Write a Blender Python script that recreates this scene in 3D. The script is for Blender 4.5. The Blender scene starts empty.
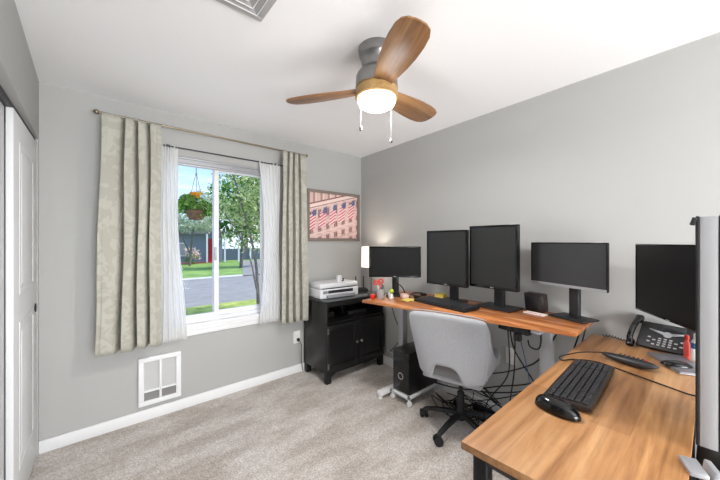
import bpy, bmesh, math, random
from mathutils import Vector, Matrix, noise
random.seed(7)
S = bpy.context.scene
COL = S.collection
PI = math.pi
R = math.radians

# ------------------------------------------------------------------ camera
cd = bpy.data.cameras.new('camera')
cam = bpy.data.objects.new('camera', cd); COL.objects.link(cam)
cd.sensor_width = 36; cd.lens = 36 * 302 / 720
cd.shift_y = 1 / 720
cd.clip_start = .05; cd.clip_end = 300
cam.location = (.315, -2.875, 1.394)
cam.rotation_euler = (R(90), 0, R(-40.5))
S.camera = cam

# ------------------------------------------------------------------ world, sun, exposure
W = bpy.data.worlds.new('sky'); S.world = W; W.use_nodes = True
nt = W.node_tree; nt.nodes.clear()
o_ = nt.nodes.new('ShaderNodeOutputWorld'); bg = nt.nodes.new('ShaderNodeBackground')
tc = nt.nodes.new('ShaderNodeTexCoord'); mp = nt.nodes.new('ShaderNodeMapping')
nz = nt.nodes.new('ShaderNodeTexNoise'); cr = nt.nodes.new('ShaderNodeValToRGB')
sp = nt.nodes.new('ShaderNodeSeparateXYZ'); gr = nt.nodes.new('ShaderNodeValToRGB')
mx = nt.nodes.new('ShaderNodeMix'); mx.data_type = 'RGBA'
mp.inputs['Scale'].default_value = (2.2, 2.2, 6)
nz.inputs['Scale'].default_value = 1.6; nz.inputs['Detail'].default_value = 6
cr.color_ramp.elements[0].position = .5; cr.color_ramp.elements[1].position = .68
gr.color_ramp.elements[0].position = 0; gr.color_ramp.elements[0].color = (.60, .76, .95, 1)
gr.color_ramp.elements[1].position = .35; gr.color_ramp.elements[1].color = (.20, .42, .86, 1)
L = nt.links
L.new(tc.outputs['Generated'], mp.inputs[0]); L.new(mp.outputs[0], nz.inputs['Vector'])
L.new(nz.outputs['Fac'], cr.inputs[0]); L.new(tc.outputs['Generated'], sp.inputs[0])
L.new(sp.outputs['Z'], gr.inputs[0]); L.new(cr.outputs[0], mx.inputs['Factor'])
L.new(gr.outputs[0], mx.inputs['A']); mx.inputs['B'].default_value = (.93, .95, 1, 1)
L.new(mx.outputs['Result'], bg.inputs['Color']); L.new(bg.outputs[0], o_.inputs[0])
bg.inputs['Strength'].default_value = 1.7

sd = bpy.data.lights.new('sun', 'SUN'); sun = bpy.data.objects.new('sun', sd); COL.objects.link(sun)
sd.energy = 4.6; sd.angle = R(2); sd.color = (1, .95, .86)
sun.rotation_euler = Vector((-.62, .16, -.77)).to_track_quat('-Z', 'Y').to_euler()

S.view_settings.view_transform = 'Standard'
S.view_settings.look = 'None'
S.view_settings.gamma = 1
S.view_settings.use_curve_mapping = False
S.view_settings.exposure = 0.0
FAN_POWER = 18
LAMP_POWER = 3.6
# added area fill behind the camera, aimed up to even out the room light
ad = bpy.data.lights.new('added_fill_light', 'AREA'); ad.shape = 'RECTANGLE'; ad.size = 2.2; ad.size_y = 1.9; ad.energy = 235; ad.color = (.99, .985, .975)
ao = bpy.data.objects.new('added_fill_light', ad); COL.objects.link(ao); ao.location = (.75, -5.7, 1.0); ao.rotation_euler = (R(124), 0, R(-14))

# ------------------------------------------------------------------ materials
def lin(c):
    return tuple(((v / 255) / 12.92 if v / 255 <= .04045 else ((v / 255 + .055) / 1.055) ** 2.4) for v in c) + (1,)

def mat(name, rgb, rough=.5, metal=0., spec=.5, bump=None, vary=None, emit=None, alpha=None, trans=None, sheen=0, coat=0):
    """bump=(scale,strength,distance)  vary=(scale,amount,stretch xyz)"""
    m = bpy.data.materials.new(name); m.use_nodes = True
    n = m.node_tree.nodes; l = m.node_tree.links; b = n['Principled BSDF']
    b.inputs['Base Color'].default_value = lin(rgb)
    b.inputs['Roughness'].default_value = rough; b.inputs['Metallic'].default_value = metal
    b.inputs['Specular IOR Level'].default_value = spec
    if sheen: b.inputs['Sheen Weight'].default_value = sheen
    if coat: b.inputs['Coat Weight'].default_value = coat; b.inputs['Coat Roughness'].default_value = .15
    t = n.new('ShaderNodeTexCoord')
    if vary:
        mp = n.new('ShaderNodeMapping'); mp.inputs['Scale'].default_value = vary[2] if len(vary) > 2 else (1, 1, 1)
        nz = n.new('ShaderNodeTexNoise'); nz.inputs['Scale'].default_value = vary[0]; nz.inputs['Detail'].default_value = 5
        rp = n.new('ShaderNodeValToRGB'); a = vary[1]
        c2 = vary[3] if len(vary) > 3 else tuple(max(0, v * (1 - a)) for v in rgb)
        c1 = vary[4] if len(vary) > 4 else tuple(min(255, v * (1 + a)) for v in rgb)
        rp.color_ramp.elements[0].position = .3; rp.color_ramp.elements[0].color = lin(c2)
        rp.color_ramp.elements[1].position = .7; rp.color_ramp.elements[1].color = lin(c1)
        l.new(t.outputs['Object'], mp.inputs[0]); l.new(mp.outputs[0], nz.inputs['Vector'])
        l.new(nz.outputs['Fac'], rp.inputs[0]); l.new(rp.outputs[0], b.inputs['Base Color'])
    if bump:
        nz = n.new('ShaderNodeTexNoise'); nz.inputs['Scale'].default_value = bump[0]; nz.inputs['Detail'].default_value = 3
        bp = n.new('ShaderNodeBump'); bp.inputs['Strength'].default_value = bump[1]; bp.inputs['Distance'].default_value = bump[2]
        l.new(t.outputs['Object'], nz.inputs['Vector']); l.new(nz.outputs['Fac'], bp.inputs['Height']); l.new(bp.outputs[0], b.inputs['Normal'])
    if emit:
        b.inputs['Emission Color'].default_value = lin(emit[0]); b.inputs['Emission Strength'].default_value = emit[1]
    if trans is not None: b.inputs['Transmission Weight'].default_value = trans
    if alpha is not None: b.inputs['Alpha'].default_value = alpha
    return m

def wood(name, dark, mid, light, along='Y', rough=.35, scale=1.0, stave=None):
    m = bpy.data.materials.new(name); m.use_nodes = True
    n = m.node_tree.nodes; l = m.node_tree.links; b = n['Principled BSDF']
    t = n.new('ShaderNodeTexCoord')
    def mapping(s):
        mp = n.new('ShaderNodeMapping'); mp.inputs['Scale'].default_value = s; l.new(t.outputs['Object'], mp.inputs[0]); return mp
    k = {'X': (1.2, 14, 14), 'Y': (14, 1.2, 14), 'Z': (14, 14, 1.2)}[along]
    m1 = mapping(tuple(v * scale for v in k))
    nz = n.new('ShaderNodeTexNoise'); nz.inputs['Scale'].default_value = 1.3; nz.inputs['Detail'].default_value = 8
    nz.inputs['Roughness'].default_value = .62; nz.inputs['Distortion'].default_value = .9
    l.new(m1.outputs[0], nz.inputs['Vector'])
    rp = n.new('ShaderNodeValToRGB'); e = rp.color_ramp.elements
    e[0].position = .33; e[0].color = lin(dark); e[1].position = .67; e[1].color = lin(light)
    x = e.new(.5); x.color = lin(mid)
    l.new(nz.outputs['Fac'], rp.inputs[0])
    k2 = {'X': (.9, 60, 60), 'Y': (60, .9, 60), 'Z': (60, 60, .9)}[along]
    m2 = mapping(tuple(v * scale for v in k2))
    n2 = n.new('ShaderNodeTexNoise'); n2.inputs['Scale'].default_value = 2; n2.inputs['Detail'].default_value = 4
    l.new(m2.outputs[0], n2.inputs['Vector'])
    r2 = n.new('ShaderNodeValToRGB'); r2.color_ramp.elements[0].position = .3; r2.color_ramp.elements[0].color = (.72, .68, .62, 1)
    r2.color_ramp.elements[1].position = .6; r2.color_ramp.elements[1].color = (1, 1, 1, 1)
    l.new(n2.outputs['Fac'], r2.inputs[0])
    mx = n.new('ShaderNodeMix'); mx.data_type = 'RGBA'; mx.blend_type = 'MULTIPLY'; mx.inputs['Factor'].default_value = .8
    l.new(rp.outputs[0], mx.inputs['A']); l.new(r2.outputs[0], mx.inputs['B'])
    out = mx.outputs['Result']
    if stave:       # glued staves: a different tone per strip
        sx = n.new('ShaderNodeSeparateXYZ'); l.new(t.outputs['Object'], sx.inputs[0])
        a, c = ('X', 'Y') if along == 'X' else ('Y', 'X')
        f1 = n.new('ShaderNodeMath'); f1.operation = 'MULTIPLY'; f1.inputs[1].default_value = 1 / stave; l.new(sx.outputs[c], f1.inputs[0])
        fl = n.new('ShaderNodeMath'); fl.operation = 'FLOOR'; l.new(f1.outputs[0], fl.inputs[0])
        off = n.new('ShaderNodeMath'); off.operation = 'MULTIPLY'; off.inputs[1].default_value = .377; l.new(fl.outputs[0], off.inputs[0])
        ad = n.new('ShaderNodeMath'); ad.operation = 'ADD'; l.new(off.outputs[0], ad.inputs[0])
        al = n.new('ShaderNodeMath'); al.operation = 'MULTIPLY'; al.inputs[1].default_value = 1.7; l.new(sx.outputs[a], al.inputs[0])
        l.new(al.outputs[0], ad.inputs[1])
        f2 = n.new('ShaderNodeMath'); f2.operation = 'FLOOR'; l.new(ad.outputs[0], f2.inputs[0])
        cx = n.new('ShaderNodeCombineXYZ'); l.new(fl.outputs[0], cx.inputs[0]); l.new(f2.outputs[0], cx.inputs[1])
        wn = n.new('ShaderNodeTexWhiteNoise'); l.new(cx.outputs[0], wn.inputs['Vector'])
        r3 = n.new('ShaderNodeValToRGB'); r3.color_ramp.elements[0].color = (.66, .60, .54, 1); r3.color_ramp.elements[1].color = (1.05, 1.04, 1, 1)
        l.new(wn.outputs['Value'], r3.inputs[0])
        m3 = n.new('ShaderNodeMix'); m3.data_type = 'RGBA'; m3.blend_type = 'MULTIPLY'; m3.inputs['Factor'].default_value = .9
        l.new(out, m3.inputs['A']); l.new(r3.outputs[0], m3.inputs['B']); out = m3.outputs['Result']
    l.new(out, b.inputs['Base Color']); b.inputs['Roughness'].default_value = rough
    return m

def cloth(name, a, c, sheer=None):
    """woven fabric with a tone-on-tone pattern; sheer = share of light let straight through"""
    m = bpy.data.materials.new(name); m.use_nodes = True
    n = m.node_tree.nodes; l = m.node_tree.links; n.remove(n['Principled BSDF']); out = n['Material Output']
    d = n.new('ShaderNodeBsdfDiffuse'); tr = n.new('ShaderNodeBsdfTranslucent'); mix = n.new('ShaderNodeMixShader')
    t = n.new('ShaderNodeTexCoord')
    if a != c:
        nz = n.new('ShaderNodeTexNoise'); nz.inputs['Scale'].default_value = 9; nz.inputs['Detail'].default_value = 1; nz.inputs['Distortion'].default_value = 2.2
        rp = n.new('ShaderNodeValToRGB'); e = rp.color_ramp.elements
        e[0].position = .47; e[0].color = lin(a); e[1].position = .55; e[1].color = lin(c)
        l.new(t.outputs['Object'], nz.inputs['Vector']); l.new(nz.outputs['Fac'], rp.inputs[0])
        l.new(rp.outputs[0], d.inputs[0]); l.new(rp.outputs[0], tr.inputs[0])
    else:
        d.inputs[0].default_value = lin(a); tr.inputs[0].default_value = lin(a)
    mix.inputs[0].default_value = .55 if sheer else .12
    l.new(d.outputs[0], mix.inputs[1]); l.new(tr.outputs[0], mix.inputs[2]); res = mix.outputs[0]
    if sheer:
        tp = n.new('ShaderNodeBsdfTransparent'); m2 = n.new('ShaderNodeMixShader'); m2.inputs[0].default_value = sheer
        l.new(res, m2.inputs[1]); l.new(tp.outputs[0], m2.inputs[2]); res = m2.outputs[0]
    l.new(res, out.inputs[0])
    return m

M = {}
M['wall'] = mat('grey_wall_paint', (181, 181, 179), .75, spec=.25, bump=(130, .18, .004))
M['ceiling'] = mat('white_ceiling_paint', (247, 247, 248), .9, spec=.1, bump=(90, .15, .004))
M['white'] = mat('white_trim_paint', (238, 239, 240), .4)
M['vinyl'] = mat('white_vinyl', (240, 241, 243), .35)
M['door'] = mat('white_door_paint', (226, 227, 228), .45)
M['carpet'] = mat('carpet', (180, 168, 158), .95, spec=.05, sheen=.2)
M['black'] = mat('black_paint', (22, 21, 22), .32)
M['black_matte'] = mat('black_plastic', (24, 24, 26), .5)
M['black_gloss'] = mat('black_gloss', (12, 12, 14), .12)
M['screen'] = mat('dark_screen', (22, 22, 23), .4, spec=.2)
M['screen_grey'] = mat('screen_grey', (44, 45, 45), .4, spec=.25)
M['screen_pale_grey'] = mat('screen_mid_grey', (66, 67, 69), .4, spec=.25)  # even mid grey base colour for the right monitor's screen
M['rubber'] = mat('black_rubber', (16, 16, 17), .7)
M['brown_plastic'] = mat('brown_black_plastic', (42, 32, 29), .4)
M['charcoal'] = mat('charcoal_metal', (52, 53, 56), .4, .3)
M['dark_steel'] = mat('dark_steel', (70, 71, 74), .35, .6)
M['nickel'] = mat('brushed_nickel', (140, 139, 138), .3, .9)
M['brass'] = mat('aged_nickel_rod', (150, 138, 118), .35, .8)
M['silver'] = mat('silver_plastic', (170, 171, 175), .4, .3)
M['greymetal'] = mat('light_grey_metal', (176, 177, 180), .45, .1)
M['whitemetal'] = mat('white_metal', (228, 228, 228), .45)
M['fabric'] = mat('grey_upholstery', (172, 173, 177), .9, spec=.1, bump=(500, .3, .001), vary=(160, .05), sheen=.3)
M['fabric_dark'] = mat('grey_seat_fabric', (138, 136, 137), .9, spec=.1, bump=(500, .3, .001), sheen=.2)
M['printer'] = mat('printer_white', (226, 227, 231), .4)
M['printer_grey'] = mat('printer_grey', (150, 152, 156), .4)
M['curtain'] = cloth('curtain_beige', (186, 184, 172), (197, 195, 184))
M['sheer'] = cloth('sheer_white', (254, 254, 254), (254, 254, 254), sheer=.22)
M['desk_light'] = wood('light_walnut_laminate', (158, 108, 66), (202, 150, 100), (228, 182, 134), 'X', .38, .55, stave=.105)
M['desk_orange'] = wood('oiled_orange_wood', (160, 94, 50), (202, 130, 78), (230, 166, 114), 'Y', .25, .8, stave=.07)
M['edge_brown'] = wood('brown_edge', (110, 72, 34), (140, 96, 48), (164, 116, 62), 'X', .45)
M['blade'] = wood('fan_walnut', (112, 80, 52), (148, 108, 72), (174, 134, 94), 'X', .35, .9)
M['fan_collar'] = wood('fan_collar_wood', (150, 118, 70), (172, 138, 88), (190, 156, 104), 'X', .4)
M['dome'] = mat('frosted_dome', (255, 250, 240), .4, emit=((255, 244, 226), 5))
M['shade'] = mat('lit_lampshade', (250, 244, 234), .8, emit=((255, 240, 222), 1.25))
M['red'] = mat('red_plastic', (206, 44, 34), .4)
M['coral'] = mat('coral_plastic', (224, 84, 76), .4)
M['blue'] = mat('blue_label', (60, 96, 140), .4)
M['orange'] = mat('orange_plastic', (226, 100, 48), .4)
M['yellow'] = mat('yellow_paper', (222, 200, 96), .7)
M['limegreen'] = mat('lime_green_plastic', (170, 190, 60), .5)
M['paper'] = mat('white_paper', (240, 238, 234), .8)
M['pink'] = mat('pale_pink_box', (224, 190, 184), .7)
M['glasstop'] = mat('grey_glass_top', (96, 98, 102), .1)
M['vent'] = mat('vent_grey', (168, 166, 166), .5)
M['mesh_grey'] = mat('heater_mesh', (222, 222, 222), .6)
M['mesh_dark'] = mat('heater_mesh_dark', (160, 158, 156), .6)
M['wallplate'] = mat('outlet_white', (236, 235, 230), .4)
M['lawn'] = mat('lawn', (120, 160, 70), .9, bump=(60, .5, .03), vary=(.9, .3, (1, 1, 1), (96, 134, 62), (150, 178, 92)))
M['verge'] = mat('verge_grass', (150, 176, 60), .9, bump=(60, .5, .03), vary=(5, .3, (1, 1, 1), (128, 148, 66), (186, 194, 100)))
M['road'] = mat('asphalt', (142, 139, 136), .9, vary=(3, .06), bump=(200, .3, .004))
M['concrete'] = mat('concrete', (196, 192, 186), .9, vary=(6, .06))
M['bark_mulch'] = mat('bark_mulch', (118, 70, 46), .95, vary=(20, .25))
M['siding'] = mat('blue_grey_siding', (128, 140, 156), .7)
M['siding_dark'] = mat('slate_siding', (98, 108, 124), .7)
M['roof'] = mat('grey_shingles', (120, 120, 124), .9, vary=(12, .12))
M['reddoor'] = mat('red_door_paint', (172, 24, 40), .45)
M['bark'] = mat('tree_bark', (112, 104, 94), .95, bump=(40, .6, .02), vary=(16, .25))
M['basket'] = mat('coir_basket', (104, 84, 62), .95, bump=(80, .7, .01), vary=(50, .25))

def leafmat(name, a, b_):
    m = bpy.data.materials.new(name); m.use_nodes = True
    n = m.node_tree.nodes; l = m.node_tree.links; n.remove(n['Principled BSDF']); out = n['Material Output']
    g = n.new('ShaderNodeNewGeometry'); rp = n.new('ShaderNodeValToRGB')
    rp.color_ramp.elements[0].color = lin(a); rp.color_ramp.elements[1].color = lin(b_)
    l.new(g.outputs['Random Per Island'], rp.inputs[0])
    d = n.new('ShaderNodeBsdfDiffuse'); t = n.new('ShaderNodeBsdfTranslucent'); mx = n.new('ShaderNodeMixShader'); mx.inputs[0].default_value = .45
    l.new(rp.outputs[0], d.inputs[0]); l.new(rp.outputs[0], t.inputs[0]); l.new(d.outputs[0], mx.inputs[1]); l.new(t.outputs[0], mx.inputs[2])
    l.new(mx.outputs[0], out.inputs[0]); return m
M['leaf_bright'] = leafmat('leaves_bright', (74, 116, 46), (226, 234, 170))
M['leaf_mid'] = leafmat('leaves_mid', (60, 104, 44), (150, 182, 86))
M['leaf_pale'] = leafmat('leaves_pale', (150, 170, 130), (226, 232, 214))
M['leaf_deep'] = leafmat('leaves_deep', (44, 96, 44), (120, 176, 80))
M['leaf_basket'] = leafmat('leaves_basket', (50, 112, 44), (170, 214, 110))
M['petal_orange'] = leafmat('petals_orange', (236, 130, 30), (255, 206, 70))
M['petal_pink'] = leafmat('petals_pink', (240, 196, 184), (255, 242, 234))

# carpet: speckled loops plus vacuum swathes
def carpet():
    m = M['carpet']; n = m.node_tree.nodes; l = m.node_tree.links; b = n['Principled BSDF']
    t = n.new('ShaderNodeTexCoord')
    def nz(s, det, sc=(1, 1, 1), rot=0):
        mp = n.new('ShaderNodeMapping'); mp.inputs['Scale'].default_value = sc; mp.inputs['Rotation'].default_value = (0, 0, rot)
        z = n.new('ShaderNodeTexNoise'); z.inputs['Scale'].default_value = s; z.inputs['Detail'].default_value = det
        l.new(t.outputs['Object'], mp.inputs[0]); l.new(mp.outputs[0], z.inputs['Vector']); return z
    fine = nz(95, 4); sw = nz(2.1, 2, (1, 2.6, 1), .7); mid = nz(28, 3)
    r1 = n.new('ShaderNodeValToRGB'); r1.color_ramp.elements[0].position = .32; r1.color_ramp.elements[0].color = lin((186, 176, 168))
    r1.color_ramp.elements[1].position = .66; r1.color_ramp.elements[1].color = lin((238, 233, 228)); l.new(fine.outputs['Fac'], r1.inputs[0])
    r2 = n.new('ShaderNodeValToRGB'); r2.color_ramp.elements[0].position = .4; r2.color_ramp.elements[0].color = (.76, .73, .70, 1)
    r2.color_ramp.elements[1].position = .6; r2.color_ramp.elements[1].color = (1, 1, 1, 1); l.new(sw.outputs['Fac'], r2.inputs[0])
    r3 = n.new('ShaderNodeValToRGB'); r3.color_ramp.elements[0].position = .35; r3.color_ramp.elements[0].color = (.84, .83, .82, 1)
    r3.color_ramp.elements[1].position = .62; r3.color_ramp.elements[1].color = (1, 1, 1, 1); l.new(mid.outputs['Fac'], r3.inputs[0])
    cur = r1.outputs[0]
    for r_ in (r2, r3):
        mx = n.new('ShaderNodeMix'); mx.data_type = 'RGBA'; mx.blend_type = 'MULTIPLY'; mx.inputs['Factor'].default_value = 1
        l.new(cur, mx.inputs['A']); l.new(r_.outputs[0], mx.inputs['B']); cur = mx.outputs['Result']
    l.new(cur, b.inputs['Base Color'])
    ad = n.new('ShaderNodeMath'); ad.operation = 'ADD'; l.new(fine.outputs['Fac'], ad.inputs[0]); l.new(mid.outputs['Fac'], ad.inputs[1])
    bp = n.new('ShaderNodeBump'); bp.inputs['Strength'].default_value = .7; bp.inputs['Distance'].default_value = .012
    l.new(ad.outputs[0], bp.inputs['Height']); l.new(bp.outputs[0], b.inputs['Normal'])
carpet()

# ------------------------------------------------------------------ mesh builder
def rotm(rx=0, ry=0, rz=0):
    return Matrix.Rotation(rz, 4, 'Z') @ Matrix.Rotation(ry, 4, 'Y') @ Matrix.Rotation(rx, 4, 'X')

class MB:
    def __init__(s): s.bm = bmesh.new()
    def _add(s, verts, faces, mt=None):
        vs = [s.bm.verts.new((mt @ Vector(v)) if mt else v) for v in verts]
        for f in faces:
            try: s.bm.faces.new([vs[i] for i in f])
            except ValueError: pass
        return vs
    def box(s, c, d, rot=None, bev=0, seg=2):
        b = bmesh.new(); bmesh.ops.create_cube(b, size=1)
        bmesh.ops.scale(b, vec=d, verts=b.verts)
        if bev: bmesh.ops.bevel(b, geom=b.edges[:], offset=bev, segments=seg, affect='EDGES', profile=.5)
        mt = Matrix.Translation(c) @ (rot or Matrix.Identity(4)); b.verts.index_update()
        s._add([v.co.copy() for v in b.verts], [[v.index for v in f.verts] for f in b.faces], mt); b.free(); return s
    def span(s, a, b, bev=0):
        return s.box([(a[i] + b[i]) / 2 for i in range(3)], [abs(b[i] - a[i]) for i in range(3)], None, bev)
    def prism(s, pts, z0, z1, mt=None, bev=0):
        b = bmesh.new(); n = len(pts)
        v0 = [b.verts.new((p[0], p[1], z0)) for p in pts]; v1 = [b.verts.new((p[0], p[1], z1)) for p in pts]
        b.faces.new(v0[::-1]); b.faces.new(v1)
        for i in range(n): b.faces.new((v0[i], v0[(i + 1) % n], v1[(i + 1) % n], v1[i]))
        bmesh.ops.recalc_face_normals(b, faces=b.faces)
        if bev: bmesh.ops.bevel(b, geom=b.edges[:], offset=bev, segments=2, affect='EDGES', profile=.5)
        b.verts.index_update()
        s._add([v.co.copy() for v in b.verts], [[v.index for v in f.verts] for f in b.faces], mt); b.free(); return s
    def lathe(s, prof, c=(0, 0, 0), n=24, mt=None, caps=True):
        base = Matrix.Translation(c) @ (mt or Matrix.Identity(4)); vs = []; fs = []
        for r, z in prof:
            for k in range(n): a = 2 * PI * k / n; vs.append((r * math.cos(a), r * math.sin(a), z))
        for j in range(len(prof) - 1):
            for k in range(n):
                k2 = (k + 1) % n; fs.append((j * n + k, j * n + k2, (j + 1) * n + k2, (j + 1) * n + k))
        if caps:
            fs.append(tuple(range(n))[::-1]); fs.append(tuple((len(prof) - 1) * n + k for k in range(n)))
        s._add(vs, fs, base); return s
    def cyl(s, p0, p1, r0, r1=None, n=16):
        p0 = Vector(p0); p1 = Vector(p1); d = p1 - p0; r1 = r0 if r1 is None else r1
        mt = d.to_track_quat('Z', 'Y').to_matrix().to_4x4()
        return s.lathe([(r0, 0), (r1, d.length)], p0, n, mt)
    def tube(s, pts, r, n=8, smooth=True, res=6):
        P = [Vector(p) for p in pts]
        if smooth and len(P) > 2:
            Q = []
            for i in range(len(P) - 1):
                p0 = P[max(i - 1, 0)]; p1 = P[i]; p2 = P[i + 1]; p3 = P[min(i + 2, len(P) - 1)]
                for k in range(res):
                    t = k / res
                    Q.append(.5 * ((2 * p1) + (-p0 + p2) * t + (2 * p0 - 5 * p1 + 4 * p2 - p3) * t * t + (-p0 + 3 * p1 - 3 * p2 + p3) * t ** 3))
            Q.append(P[-1]); P = Q
        vs = []; fs = []; up = Vector((0, 0, 1)); m = len(P)
        for i, p in enumerate(P):
            d = (P[min(i + 1, m - 1)] - P[max(i - 1, 0)]).normalized()
            a = d.cross(up)
            if a.length < .05: a = d.cross(Vector((1, 0, 0)))
            a.normalize(); b = d.cross(a).normalized(); rr = r[0] + (r[1] - r[0]) * i / (m - 1) if isinstance(r, tuple) else r
            for k in range(n):
                t = 2 * PI * k / n; vs.append(p + a * rr * math.cos(t) + b * rr * math.sin(t))
        for i in range(m - 1):
            for k in range(n):
                k2 = (k + 1) % n; fs.append((i * n + k, i * n + k2, (i + 1) * n + k2, (i + 1) * n + k))
        fs.append(tuple(range(n))[::-1]); fs.append(tuple((m - 1) * n + k for k in range(n)))
        s._add(vs, fs); return s
    def grid(s, fn, nu, nv, skip=None):
        vs = [fn(i / nu, j / nv) for j in range(nv + 1) for i in range(nu + 1)]
        fs = [(j * (nu + 1) + i, j * (nu + 1) + i + 1, (j + 1) * (nu + 1) + i + 1, (j + 1) * (nu + 1) + i)
              for j in range(nv) for i in range(nu) if not (skip and skip(i, j))]
        s._add(vs, fs); return s
    def torus(s, c, R_, r, n=24, m=8, mt=None):
        base = Matrix.Translation(c) @ (mt or Matrix.Identity(4)); vs = []; fs = []
        for i in range(n):
            a = 2 * PI * i / n
            for k in range(m):
                b = 2 * PI * k / m; vs.append(((R_ + r * math.cos(b)) * math.cos(a), (R_ + r * math.cos(b)) * math.sin(a), r * math.sin(b)))
        for i in range(n):
            for k in range(m): fs.append((i * m + k, ((i + 1) % n) * m + k, ((i + 1) % n) * m + (k + 1) % m, i * m + (k + 1) % m))
        s._add(vs, fs, base); return s
    def ball(s, c, r, sc=(1, 1, 1), n=16, m=10, mt=None):
        prof = [(max(r * math.sin(PI * j / m), 1e-4), -r * math.cos(PI * j / m)) for j in range(m + 1)]
        return s.lathe(prof, c, n, (mt or Matrix.Identity(4)) @ Matrix.Diagonal((*sc, 1)), caps=False)
    def build(s, name, m, parent=None, smooth=35, loc=None, rz=None, solid=0, sub=0):
        bmesh.ops.recalc_face_normals(s.bm, faces=s.bm.faces)
        me = bpy.data.meshes.new(name); s.bm.to_mesh(me); s.bm.free()
        me.materials.append(M[m] if isinstance(m, str) else m)
        if smooth is not None:
            for p in me.polygons: p.use_smooth = True
            me.set_sharp_from_angle(angle=R(smooth))
        o = bpy.data.objects.new(name, me); COL.objects.link(o)
        if parent: o.parent = parent
        if loc: o.location = loc
        if rz is not None: o.rotation_euler.z = rz
        if solid:
            md = o.modifiers.new('thickness', 'SOLIDIFY'); md.thickness = solid; md.offset = 0
        if sub:
            md = o.modifiers.new('subdivision', 'SUBSURF'); md.levels = sub; md.render_levels = sub
        return o

def tag(o, label, cat, group=None, kind=None):
    o['label'] = label; o['category'] = cat
    if group: o['group'] = group
    if kind: o['kind'] = kind
    return o
def thing(name, label, cat, loc=(0, 0, 0), rz=0, group=None):
    o = bpy.data.objects.new(name, None); COL.objects.link(o); o.empty_display_size = .05
    o.location = loc; o.rotation_euler = (0, 0, rz); return tag(o, label, cat, group)
def struct(o): o['kind'] = 'structure'; return o
def lab(o, label): o['label'] = label; return o

# ------------------------------------------------------------------ room shell
H = 2.44
YB = -6.4                                   # unseen shell lengthened behind the camera for an even falloff of the fill
wx = lambda y: 2.79 + .043 * y              # face of the right wall
lx = lambda y: -.028 * y                    # face of the left wall
struct(MB().span((-.9, YB, -.12), (2.95, .14, 0)).build('floor', 'carpet', smooth=None))
struct(MB().span((-.9, YB, H), (2.95, .14, H + .12)).build('ceiling', 'ceiling', smooth=None))
b = MB(); X0, X1, Z0, Z1 = .66, 1.60, .69, 2.10   # window opening
b.span((-.9, 0, 0), (X0, .14, H)); b.span((X1, 0, 0), (2.95, .14, H)); b.span((X0, 0, 0), (X1, .14, Z0)); b.span((X0, 0, Z1), (X1, .14, H))
struct(b.build('wall_window', 'wall', smooth=None))
struct(MB().prism([(wx(0), 0), (wx(YB), YB), (2.95, YB), (2.95, 0)], 0, H).build('wall_right', 'wall', smooth=None))
CY = -2.7                                    # closet opening runs from y=-.03 to CY
b = MB(); b.prism([(0, 0), (-.10, 0), (-.10, CY), (lx(CY), CY)], 2.055, H)
b.prism([(lx(CY), CY), (-.10, CY), (-.10, YB), (lx(YB), YB)], 0, H)
b.prism([(0, 0), (-.10, 0), (-.10, -.03), (0, -.03)], 0, 2.055)
struct(b.build('wall_left', 'wall', smooth=None))
b = MB(); b.span((-.9, YB, 0), (-.86, 0, H)); b.span((-.86, -.04, 0), (-.1, 0, H))
struct(b.build('wall_closet', 'wall', smooth=None))
struct(MB().span((-.085, CY, 2.03), (-.012, -.03, 2.0549)).build('trim_1', 'charcoal', smooth=None))      # closet door track
b = MB(); b.span((0, -.016, 0), (2.78, 0, .083), .004); struct(b.build('baseboard_window', 'white'))
b = MB(); b.prism([(wx(-.02) - .016, -.02), (wx(-.02), -.02), (wx(YB), YB), (wx(YB) - .016, YB)], 0, .083); struct(b.build('baseboard_right', 'white'))

def panel_door(name, x0, x1, y0, y1, pull=None):
    d = struct(MB().span((x0, y1, .015), (x1, y0, 2.03), .003).build(name, 'door'))
    w = y0 - y1
    for k, (z0, z1) in enumerate(((1.12, 1.90), (.22, .98))):
        f = MB(); e = .009
        a0, a1 = y1 + .13, y0 - .13
        for s_ in ((a0, z0, a1, z0 + .03), (a0, z1 - .03, a1, z1), (a0, z0 + .03, a0 + .03, z1 - .03), (a1 - .03, z0 + .03, a1, z1 - .03)):
            f.span((x1 - .002, s_[0], s_[1]), (x1 + e * .35, s_[2], s_[3]), .003)
        f.span((x1 - .002, a0 + .05, z0 + .05), (x1 + .003, a1 - .05, z1 - .05), .003)
        f.build('door_panel', 'door', d)
    if pull is not None:
        p = MB(); p.lathe([(.026, 0), (.028, .006), (.018, .008)], (x1, pull, .974), 20, rotm(0, PI / 2, 0)); lab(p.build('finger_pull', 'black_gloss', d), 'dark round finger pull')
    return d
panel_door('door_1', -.032, -.006, -.035, -.705, pull=-.10)
panel_door('door_2', -.064, -.036, -.700, -1.42)

# window
b = MB(); f = .03
b.span((X0, .02, Z0), (X1, .12, Z0 + f), .004); b.span((X0, .02, Z1 - f), (X1, .12, Z1), .004)
b.span((X0, .02, Z0 + f), (X0 + f, .12, Z1 - f), .004); b.span((X1 - f, .02, Z0 + f), (X1, .12, Z1 - f), .004)
win = struct(b.build('window_1', 'vinyl'))
MUL = 1.10
def sash(x0, x1, y0, y1, w, name):
    s_ = MB(); z0, z1 = Z0 + f - .004, Z1 - f + .004
    s_.span((x0, y0, z0), (x1, y1, z0 + w), .004); s_.span((x0, y0, z1 - w), (x1, y1, z1), .004)
    s_.span((x0, y0, z0 + w), (x0 + w, y1, z1 - w), .004); s_.span((x1 - w, y0, z0 + w), (x1, y1, z1 - w), .004)
    return s_.build(name, 'vinyl', win)
s1 = sash(X0 + f, MUL + .02, .035, .065, .04, 'sash'); s2 = sash(MUL - .02, X1 - f, .07, .10, .045, 'sash')
g = bpy.data.materials.new('window_glass'); g.use_nodes = True
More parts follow.
